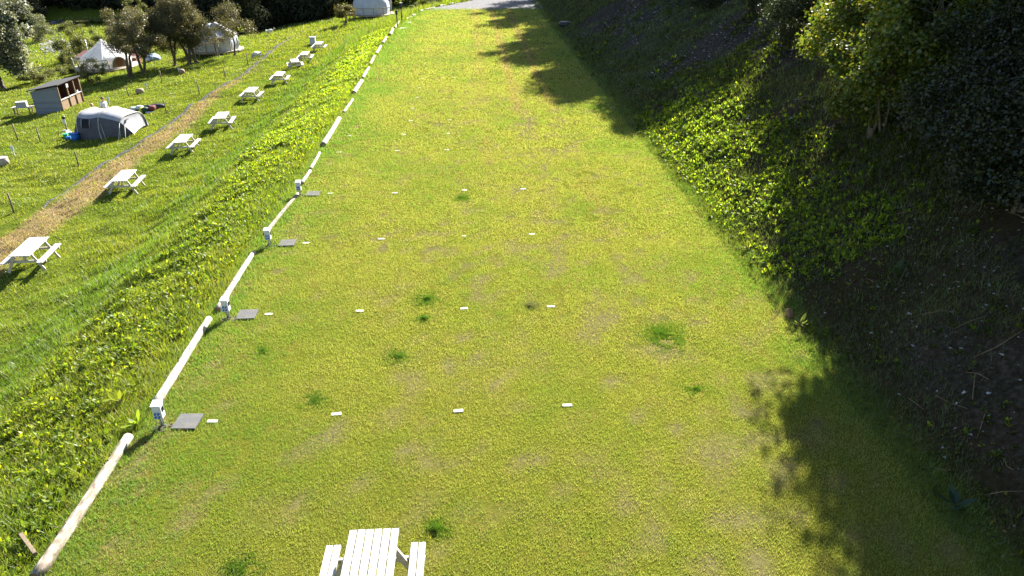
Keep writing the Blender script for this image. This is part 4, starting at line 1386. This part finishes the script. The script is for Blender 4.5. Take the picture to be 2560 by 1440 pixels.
for i, (x, y, s, lab) in enumerate(NEAR + FAR):
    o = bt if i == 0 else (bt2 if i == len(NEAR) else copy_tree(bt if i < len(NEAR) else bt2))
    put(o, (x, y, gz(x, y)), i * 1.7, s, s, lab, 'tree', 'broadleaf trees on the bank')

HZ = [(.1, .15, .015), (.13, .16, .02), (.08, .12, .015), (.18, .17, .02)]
hz = tree_mesh('hazel_bush', 3.8, 1.9, .3, 13000, .115, HZ, LEAF_HEX, n_clump=26, stems=4, trunk_r=.05, seed=44, tight=.34)
db = tree_mesh('bramble_bush', 2.8, 1.7, .1, 17000, .07, BK, LEAF_HEX, n_clump=24, stems=3, trunk_r=.05, seed=46, tight=.38)
HB = [((2190, 330), 1.0, 'hazel bush with sunlit yellow green leaves on the bank'), ((2130, 220), 1.05, 'hazel bush behind the brightest one, catching sun on its crown'), ((2290, 250), 1.1, 'tall hazel bush in deep shade with a few lit leaves')]
for i, (p, s, lab) in enumerate(HB):
    o = hz if i == 0 else copy_tree(hz)
    put(o, at(*p), i * 2.1, s, s, lab, 'bush', 'hazel bushes on the bank')
BB = [((2400, 420), 1.1, 'dark bramble bush under the trees below the tall hazel'), ((2530, 520), 1.1, 'dark bluish bush at the photo edge above the stony bank'), ((2480, 300), 1.2, 'dark bush high on the bank in the top corner'), ((2560, 380), 1.2, 'dark bush cut by the photo edge'),
      ((1985, 110), .9, 'brown green bush on the bank above the sunny grass'), ((2050, 60), 1.1, 'olive bush in the shade behind the hazels'), ((1760, 20), 1.0, 'dark bush at the top of the scree'), ((1900, 30), 1.1, 'dark bush between the scree and the olive bush'), ((2250, 60), 1.3, 'dark bush behind the hazels'), ((2400, 120), 1.4, 'large dark bush in the top corner of the bank')]
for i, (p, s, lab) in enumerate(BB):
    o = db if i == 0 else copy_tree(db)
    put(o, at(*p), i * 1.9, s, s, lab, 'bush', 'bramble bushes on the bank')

# ------------------------------------------------------------------ grass and weeds
rng = np.random.default_rng(99)


def scatter(x0, x1, y0, y1, dens):
    n = int((x1 - x0) * (y1 - y0) * dens)
    return rng.uniform(x0, x1, n), rng.uniform(y0, y1, n)


def lerpc(a, b, f):
    f = np.clip(f, 0, 1)[:, None]
    return np.array(a)[None] * (1 - f) + np.array(b)[None] * f


CLUMPS = [((1067, 748), .42, .3, 'clover'), ((990, 892), .3, .2, 'clover'), ((1662, 840), .62, .45, 'clover'), ((1735, 972), .25, .2, 'c'), ((1330, 762), .26, .18, 'pale'),
          ((1088, 1326), .24, .2, 'c'), ((600, 1425), .34, .2, 'c'), ((1155, 495), .32, .3, 'c'), ((1057, 797), .22, .14, 'c'), ((785, 1000), .3, .2, 'c'), ((657, 878), .16, .12, 'c')]

# lawn
parts = []
for (y0, y1, dens, hh, ww) in ((5, 13, 3700, .034, .0095), (13, 20, 2500, .036, .013), (20, 30, 1400, .04, .019), (30, 45, 700, .047, .03), (45, 65, 300, .056, .05), (65, 87, 170, .066, .07)):
    X, Y = scatter(-7.2, 9.0, y0, y1, dens)
    k = rng.uniform(0, 1, len(X)) < lawn_mask(X, Y)
    X, Y = X[k], Y[k]
    w = wear(X, Y)
    fine = fbm(X * 4, Y * 4, 71, 2)
    gran = vnoise(X * 9, Y * 9, 75)
    speck = sstep(.74, .9, vnoise(X * 3.2, Y * 2.4, 77)) * sstep(.4, .6, fbm(X * .5, Y * .5, 79, 2))
    k = (rng.uniform(0, 1, len(X)) > sstep(.56, .78, w) * .6 + speck * .75) & (rng.uniform(0, 1, len(X)) < .66 + .45 * gran)
    X, Y, w, fine = X[k], Y[k], w[k], fine[k]
    P = np.stack([X, Y, H(X, Y)], 1)
    ok, z = in_view(P)
    P, X, Y, w, fine = P[ok], X[ok], Y[ok], w[ok], fine[ok]
    n = len(P)
    edge = np.exp(-(X - XL(Y)) / .55) + .6 * np.exp(-(TOE - X) / .5)
    side = np.exp(-(X - XL(Y)) / 2.4) + .7 * np.exp(-(TOE - X) / 1.8)
    lush = np.clip(fbm(X * .6, Y * .4, 73, 3) * 1.7 - .75 + edge * .5 + side * .9, 0, 1)
    lane = np.exp(-((X - 4.3) / .3) ** 2) + np.exp(-((X - 2.4) / .3) ** 2) + .6 * np.exp(-((X - .6) / .35) ** 2)
    h = hh * rng.uniform(.6, 1.5, n) * (1 + 1.6 * np.clip(edge, 0, 1))
    c_ = lerpc((.295, .325, .07), (.14, .255, .034), lush * .9 + (fine - .5) * .6)
    st = (rng.uniform(0, 1, n) < (.05 + .22 * sstep(.48, .68, w) + .75 * lane * sstep(.25, .6, fbm(X * .3, Y * .1, 78, 2)) * sstep(18, 28, Y)))
    c_[st] = np.array((.33, .27, .11)); c_ *= rng.uniform(.78, 1.22, (n, 1))
    parts.append((blade_verts(P, h, ww * rng.uniform(.7, 1.4, n), .9), c_))
o = poly_mesh('lawn_grass', np.concatenate([a for a, _ in parts]), 3, np.concatenate([b for _, b in parts]), M['grass'])
tag(o, kind='stuff')

# darker clumps in the lawn, each a plant of its own
CL_LAB = ['round dark green clover patch above the second row of markers', 'dark green clump right of the near row, beside worn soil', 'largest dark green patch, out towards the bank', 'dark clump below the largest green patch',
          'pale leaved weed next to the outermost marker of the second row', 'dark green tuft just above the picnic table', 'dark green tuft at the bottom edge beside the picnic table', 'dark green patch in the fourth row of markers',
          'small dark clump below the round clover patch', 'faint green clump above the second marker of the first row', 'small dark tuft between the ring mats on the open lawn']
for ((p, rx, ry, kd), lab) in zip(CLUMPS, CL_LAB):
    lab = lab.replace(' right of the near row', ' above the first row')
    q = at(*p); n = int(4200 * rx * ry / .12) + 1100
    a = rng.uniform(0, 2 * math.pi, n); r = np.abs(rng.normal(size=n)) * .8 * (1 + .3 * np.sin(3 * a + rx * 9))
    P = np.stack([rx * r * np.cos(a), ry * 1.4 * r * np.sin(a), np.zeros(n)], 1)
    k = fbm(P[:, 0] * 5 + q.x, P[:, 1] * 5 + q.y, 133, 2) > .3
    P, a, r = P[k], a[k], r[k]; n = len(P)
    P[:, 2] = H(P[:, 0] + q.x, P[:, 1] + q.y) - q.z
    hgt = .05 * (.3 + 1.3 * fbm(P[:, 0] * 7 + q.x, P[:, 1] * 7, 131, 2)) * np.clip(1.15 - r * .5, .35, 2) * rng.uniform(.5, 1.5, n)
    col = lerpc((.06, .135, .01), (.09, .175, .012), rng.uniform(0, 1, n)) if kd != 'pale' else lerpc((.12, .14, .05), (.18, .19, .08), rng.uniform(0, 1, n))
    o = poly_mesh('grass_clump', blade_verts(P, hgt, .013 * rng.uniform(.7, 1.5, n), .9), 3, col, M['grass'], loc=q)
    tag(o, lab, 'plant', 'darker clumps in the lawn')

# slope and camping field
parts = []
bands = ((4, 14, 620, .085, .016), (14, 22, 420, .09, .02), (22, 32, 260, .1, .026), (32, 46, 140, .11, .036), (46, 64, 75, .12, .05), (64, 90, 42, .14, .07), (90, 142, 20, .2, .11))
for (y0, y1, dens, hh, ww) in bands:
    X, Y = scatter(-75 if y0 > 40 else -45, 9 if y1 > 80 else -6.5, y0, y1, dens)
    t = XL(Y) - X
    k = t > -.15
    X, Y, t = X[k], Y[k], t[k]
    P = np.stack([X, Y, H(X, Y)], 1)
    ok, z = in_view(P); P, X, Y, t = P[ok], X[ok], Y[ok], t[ok]
    dp = np.abs(X - path_x(Y)); k = (dp > .17) | (Y > 92) | (Y < 29) | (rng.uniform(0, 1, len(X)) < .1)
    P, X, Y, t = P[k], X[k], Y[k], t[k]
    n = len(P)
    s = straw_mask(X, Y)
    lf = fbm(X * .5, Y * .5, 81, 3); mid = fbm(X * 2.2, Y * 2.2, 83, 3)
    tall = 1 + .55 * np.exp(-((t - .5) / .7) ** 2) + 3.6 * sstep(66, 80, Y) * np.exp(-((t - 5) / 5) ** 2) + .8 * sstep(.5, .75, mid) + .8 * sstep(92, 110, Y)
    tall = np.where(t > 9, np.minimum(tall, 1.2 + .8 * sstep(95, 110, Y)) * .75, tall)
    h = hh * rng.uniform(.6, 1.5, n) * tall * (1 + .6 * s)
    c_ = lerpc((.115, .2, .012), (.21, .245, .018), lf * 1.5 - .2 + (mid - .5) * .6 + .15 * (t > 10) - .75 * np.exp(-((t - 6.2 + (lf - .5) * 2.5) / 1.3) ** 2))  # last term paints the steep slope's shade into the blade colour
    dry = rng.uniform(0, 1, n) < np.clip(s * (.5 + .7 * mid) + .05, 0, .92)
    c_[dry] = lerpc((.27, .2, .105), (.21, .17, .075), rng.uniform(0, 1, dry.sum()))
    c_ *= rng.uniform(.65, 1.3, (n, 1))
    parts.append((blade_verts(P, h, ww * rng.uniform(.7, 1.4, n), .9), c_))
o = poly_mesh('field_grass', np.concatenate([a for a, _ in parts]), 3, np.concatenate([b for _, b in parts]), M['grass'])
tag(o, kind='stuff')

# grass on the shaded bank
parts = []
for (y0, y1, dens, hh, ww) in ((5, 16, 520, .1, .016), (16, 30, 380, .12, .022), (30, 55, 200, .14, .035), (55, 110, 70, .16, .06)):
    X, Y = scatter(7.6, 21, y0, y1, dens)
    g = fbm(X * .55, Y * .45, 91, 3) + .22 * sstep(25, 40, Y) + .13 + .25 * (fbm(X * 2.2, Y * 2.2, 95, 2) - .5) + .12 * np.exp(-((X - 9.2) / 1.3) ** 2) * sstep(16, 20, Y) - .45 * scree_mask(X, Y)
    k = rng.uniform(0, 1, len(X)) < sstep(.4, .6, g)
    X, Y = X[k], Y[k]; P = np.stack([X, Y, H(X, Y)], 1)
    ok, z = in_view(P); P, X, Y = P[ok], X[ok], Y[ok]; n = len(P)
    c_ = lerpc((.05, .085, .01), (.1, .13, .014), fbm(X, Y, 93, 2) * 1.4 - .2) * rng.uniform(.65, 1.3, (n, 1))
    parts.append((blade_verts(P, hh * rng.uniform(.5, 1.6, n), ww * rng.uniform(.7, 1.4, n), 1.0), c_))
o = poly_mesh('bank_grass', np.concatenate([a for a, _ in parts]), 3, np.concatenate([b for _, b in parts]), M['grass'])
tag(o, kind='stuff')


# broad leaved weeds
def weeds(name, X, Y, size, nl, cols, upr=.55, dull=None):
    n = len(X)
    dull = np.ones(n) if dull is None else dull
    P0 = np.stack([X, Y, H(X, Y)], 1)
    ok, z = in_view(P0); P0 = P0[ok]; size = size[ok]; dull = dull[ok]; n = len(P0)
    idx = np.repeat(np.arange(n), nl); m_ = len(idx)
    a = rng.uniform(0, 2 * math.pi, m_); el = rng.uniform(.15, 1.25, m_)
    L = size[idx] * rng.uniform(.6, 1.3, m_)
    ax = np.stack([np.cos(a) * np.cos(el), np.sin(a) * np.cos(el), np.sin(el)], 1)
    nr = np.stack([-np.cos(a) * np.sin(el), -np.sin(a) * np.sin(el), np.cos(el)], 1) + rng.normal(size=(m_, 3)) * .3
    stem = rng.uniform(0, .8, m_) * size[idx]
    P = P0[idx] + ax * (L * .5)[:, None]; P[:, 2] += stem * upr
    P[:, :2] += rng.normal(size=(m_, 2)) * (size[idx] * .25)[:, None]
    cols = np.array(cols)
    c_ = cols[rng.integers(0, len(cols), m_)] * rng.uniform(.65, 1.3, (m_, 1)) * (rng.uniform(.75, 1.2, n) * dull)[idx][:, None]
    shape = np.array([(0, -.5), (.16, -.25), (.2, .1), (0, .5), (-.2, .1), (-.16, -.25)])
    o = poly_mesh(name, leaf_verts(P, nr, L, shape, ax), 6, c_, M['weed'])
    tag(o, kind='stuff')


X, Y = [], []; S = []; DU = []
for (y0, y1, dens, sz) in ((4, 16, 62, .085), (16, 30, 64, .09), (30, 50, 90, .1), (50, 82, 85, .115)):
    x, y = scatter(-13.5, -6.7, y0, y1, dens)
    t = XL(y) - x
    wd = np.interp(y, [5, 12, 20, 40, 70, 80], [5.4, 5.0, 4.6, 4.4, 3.4, 2.0])
    dn = fbm(x * .7, y * .7, 101, 3)
    k = (t > .25) & (rng.uniform(0, 1, len(x)) < sstep(.34, .56, dn + .12) * (1 - sstep(wd * .7, wd, t + (dn - .5) * 2.5)))
    X.append(x[k]); Y.append(y[k]); S.append(sz * rng.uniform(.5, 1.5, k.sum())); DU.append(1 + .55 * sstep(22, 40, y[k]))
weeds('bank_weeds', np.concatenate(X), np.concatenate(Y), np.concatenate(S), 9, [(.17, .25, .012), (.22, .29, .014), (.3, .33, .016), (.1, .17, .012), (.08, .14, .012)], .55, np.concatenate(DU))
X, Y = [], []; S = []; DU = []
for (y0, y1, dens, sz) in ((5, 16, 34, .065), (16, 26, 84, .088), (26, 40, 68, .1), (40, 60, 7, .16)):
    x, y = scatter(7.5, 17, y0, y1, dens)
    r = x - TOE
    dn = fbm(x * .7, y * .7, 107, 3)
    core = sstep(14, 17, y) * (1 - sstep(33, 38, y)) * (1 - sstep(2.6, 4.5, r + (dn - .5) * 3)) * sstep(-.1, .25, r)
    gap = np.exp(-((r - .7) / .55) ** 2 - ((y - 19.6) / 1.6) ** 2)
    k = rng.uniform(0, 1, len(x)) < np.clip(core * sstep(.3, .5, dn + .1), .55 * sstep(.42, .6, dn), 1) * (1 - gap) * (r > -.2)
    X.append(x[k]); Y.append(y[k]); S.append(sz * rng.uniform(.5, 1.5, k.sum())); DU.append(np.where(rng.uniform(0, 1, k.sum()) < core[k] + .12, 1, .33))  # weeds outside the sunlit core get darker leaves, shade put into the colour
weeds('foot_weeds', np.concatenate(X), np.concatenate(Y), np.concatenate(S), 9, [(.2, .32, .018), (.28, .38, .02), (.38, .43, .025), (.12, .21, .016), (.1, .17, .014)], .9, np.concatenate(DU))

# leaf litter and dead stalks on the shaded bank
n = 16000
X = rng.uniform(7.9, 17, n); Y = rng.uniform(5, 34, n); k = fbm(X * .8, Y * .8, 121, 3) > .42; X, Y = X[k], Y[k]
P = np.stack([X, Y, H(X, Y) + .015], 1); ok, z = in_view(P); P = P[ok]; n = len(P)
nr = rng.normal(size=(n, 3)) * .45 + np.array([-.4, 0, 1])
cl = np.array([(.12, .07, .03), (.07, .045, .025), (.16, .11, .05), (.05, .04, .03)])[rng.integers(0, 4, n)] * rng.uniform(.6, 1.4, (n, 1))
o = poly_mesh('leaf_litter', leaf_verts(P, nr, rng.uniform(.02, .075, n), LEAF_HEX), 6, cl, M['leaf_dark']); tag(o, kind='stuff')
m = MB()
for i in range(170):
    x, y = random.uniform(8.4, 15), random.uniform(6, 36); a = random.uniform(0, 6.28); l = random.uniform(.15, .8)
    x2, y2 = x + math.cos(a) * l, y + math.sin(a) * l
    m.tube([(x, y, gz(x, y) + .01), ((x + x2) / 2, (y + y2) / 2, (gz(x, y) + gz(x2, y2)) / 2 + random.uniform(.03, .12)), (x2, y2, gz(x2, y2) + random.uniform(.0, .25))], [.008, .007, .004], 5)
tag(m.build('dead_stalks', M['tan_timber']), kind='stuff')

# single dock plants that stand out
DOCK = [((2385, 1275), .3, 14, (.05, .09, .05), 'large blue green dock plant in deep shade at the foot of the bank'), ((2235, 690), .28, 14, (.06, .1, .04), 'broad dock plant halfway up the dark stony bank'),
        ((345, 1068), .22, 16, (.2, .29, .02), 'bright upright dock beside the end of the mottled log'), ((300, 1010), .24, 14, (.25, .3, .03), 'yellow dock on the slope beside the near hook-up box'),
        ((2000, 815), .22, 14, (.22, .27, .05), 'pale dock plant beside the loose orange brick'), ((1870, 625), .2, 12, (.25, .29, .03), 'single dock growing on the dark soil gap at the bank foot')]
for p, L0, nl, col, lab in DOCK:
    q = at(*p); a = rng.uniform(0, 6.28, nl); el = rng.uniform(.25, 1.2, nl); L = L0 * rng.uniform(.7, 1.3, nl)
    ax = np.stack([np.cos(a) * np.cos(el), np.sin(a) * np.cos(el), np.sin(el)], 1)
    nr = np.stack([-np.cos(a) * np.sin(el), -np.sin(a) * np.sin(el), np.cos(el)], 1) + rng.normal(size=(nl, 3)) * .2
    shape = np.array([(0, -.5), (.14, -.25), (.17, .1), (0, .5), (-.17, .1), (-.14, -.25)])
    root = empty('dock_plant', q)
    poly_mesh('leaves', leaf_verts(ax * (L * .75)[:, None] + np.array([0, 0, .03]), nr, L, shape, ax), 6, np.array(col) * rng.uniform(.7, 1.3, (nl, 1)), M['weed'], root)
    m = MB()
    for i in range(nl): m.tube([(0, 0, -.02), tuple(ax[i] * L[i] * .35 + np.array([0, 0, .03]))], .006, 5)
    m.build('stem', M['bark'], root)
    tag(root, lab, 'plant')

# loose stones on the bank
m = MB(); k = 0
while k < 4500:
    x = TOE + random.random() ** .8 * 9 + .2; y = random.uniform(6, 62)
    if random.random() > .2 + .75 * float(scree_mask(x, y)) + .5 * (y < 18 and x > 9): continue
    k += 1
    s = random.uniform(.3, 1) ** 2 * .05 * (1 if y < 25 else 1.5)
    z = gz(x, y)
    a = [Vector((random.uniform(-1, 1), random.uniform(-1, 1), random.uniform(-.4, .6))) * s + Vector((x, y, z + s * .3)) for _ in range(9)]
    bm = bmesh.new()
    for p in a: bm.verts.new(p)
    r_ = bmesh.ops.convex_hull(bm, input=bm.verts)
    bm.verts.ensure_lookup_table(); bm.verts.index_update()
    m.add([v.co for v in bm.verts], [[v.index for v in f.verts] for f in bm.faces]); bm.free()
tag(m.build('bank_stones', M['stone_dim']), kind='stuff')

# ------------------------------------------------------------------ light
SUN_AZ, SUN_EL = math.radians(24), math.radians(31)     # azimuth from +Y towards +X
w = bpy.data.worlds.new('World'); SC.world = w; w.use_nodes = True
nt = w.node_tree; nt.nodes.clear()
wo = nt.nodes.new('ShaderNodeOutputWorld'); bg = nt.nodes.new('ShaderNodeBackground'); sky = nt.nodes.new('ShaderNodeTexSky')
sky.sky_type = 'NISHITA'; sky.sun_disc = False; sky.sun_elevation = SUN_EL; sky.sun_rotation = SUN_AZ
bg.inputs[1].default_value = .05
nt.links.new(sky.outputs[0], bg.inputs[0]); nt.links.new(bg.outputs[0], wo.inputs[0])
sl = bpy.data.lights.new('sun', 'SUN'); sl.energy = 5; sl.angle = math.radians(.5); sl.color = (1, .95, .86)
so = bpy.data.objects.new('sun', sl); COL.objects.link(so)
sd = Vector((math.sin(SUN_AZ) * math.cos(SUN_EL), math.cos(SUN_AZ) * math.cos(SUN_EL), math.sin(SUN_EL)))
so.rotation_euler = sd.to_track_quat('Z', 'Y').to_euler()
so.location = (10, 40, 60)
SC.view_settings.view_transform = 'Standard'; SC.view_settings.look = 'None'
SC.view_settings.exposure = 2.38; SC.view_settings.gamma = 1
SC.render.engine = 'CYCLES'
SC.cycles.max_bounces = 6; SC.cycles.diffuse_bounces = 3; SC.cycles.transmission_bounces = 4; SC.cycles.glossy_bounces = 2
SC.cycles.use_denoising = True
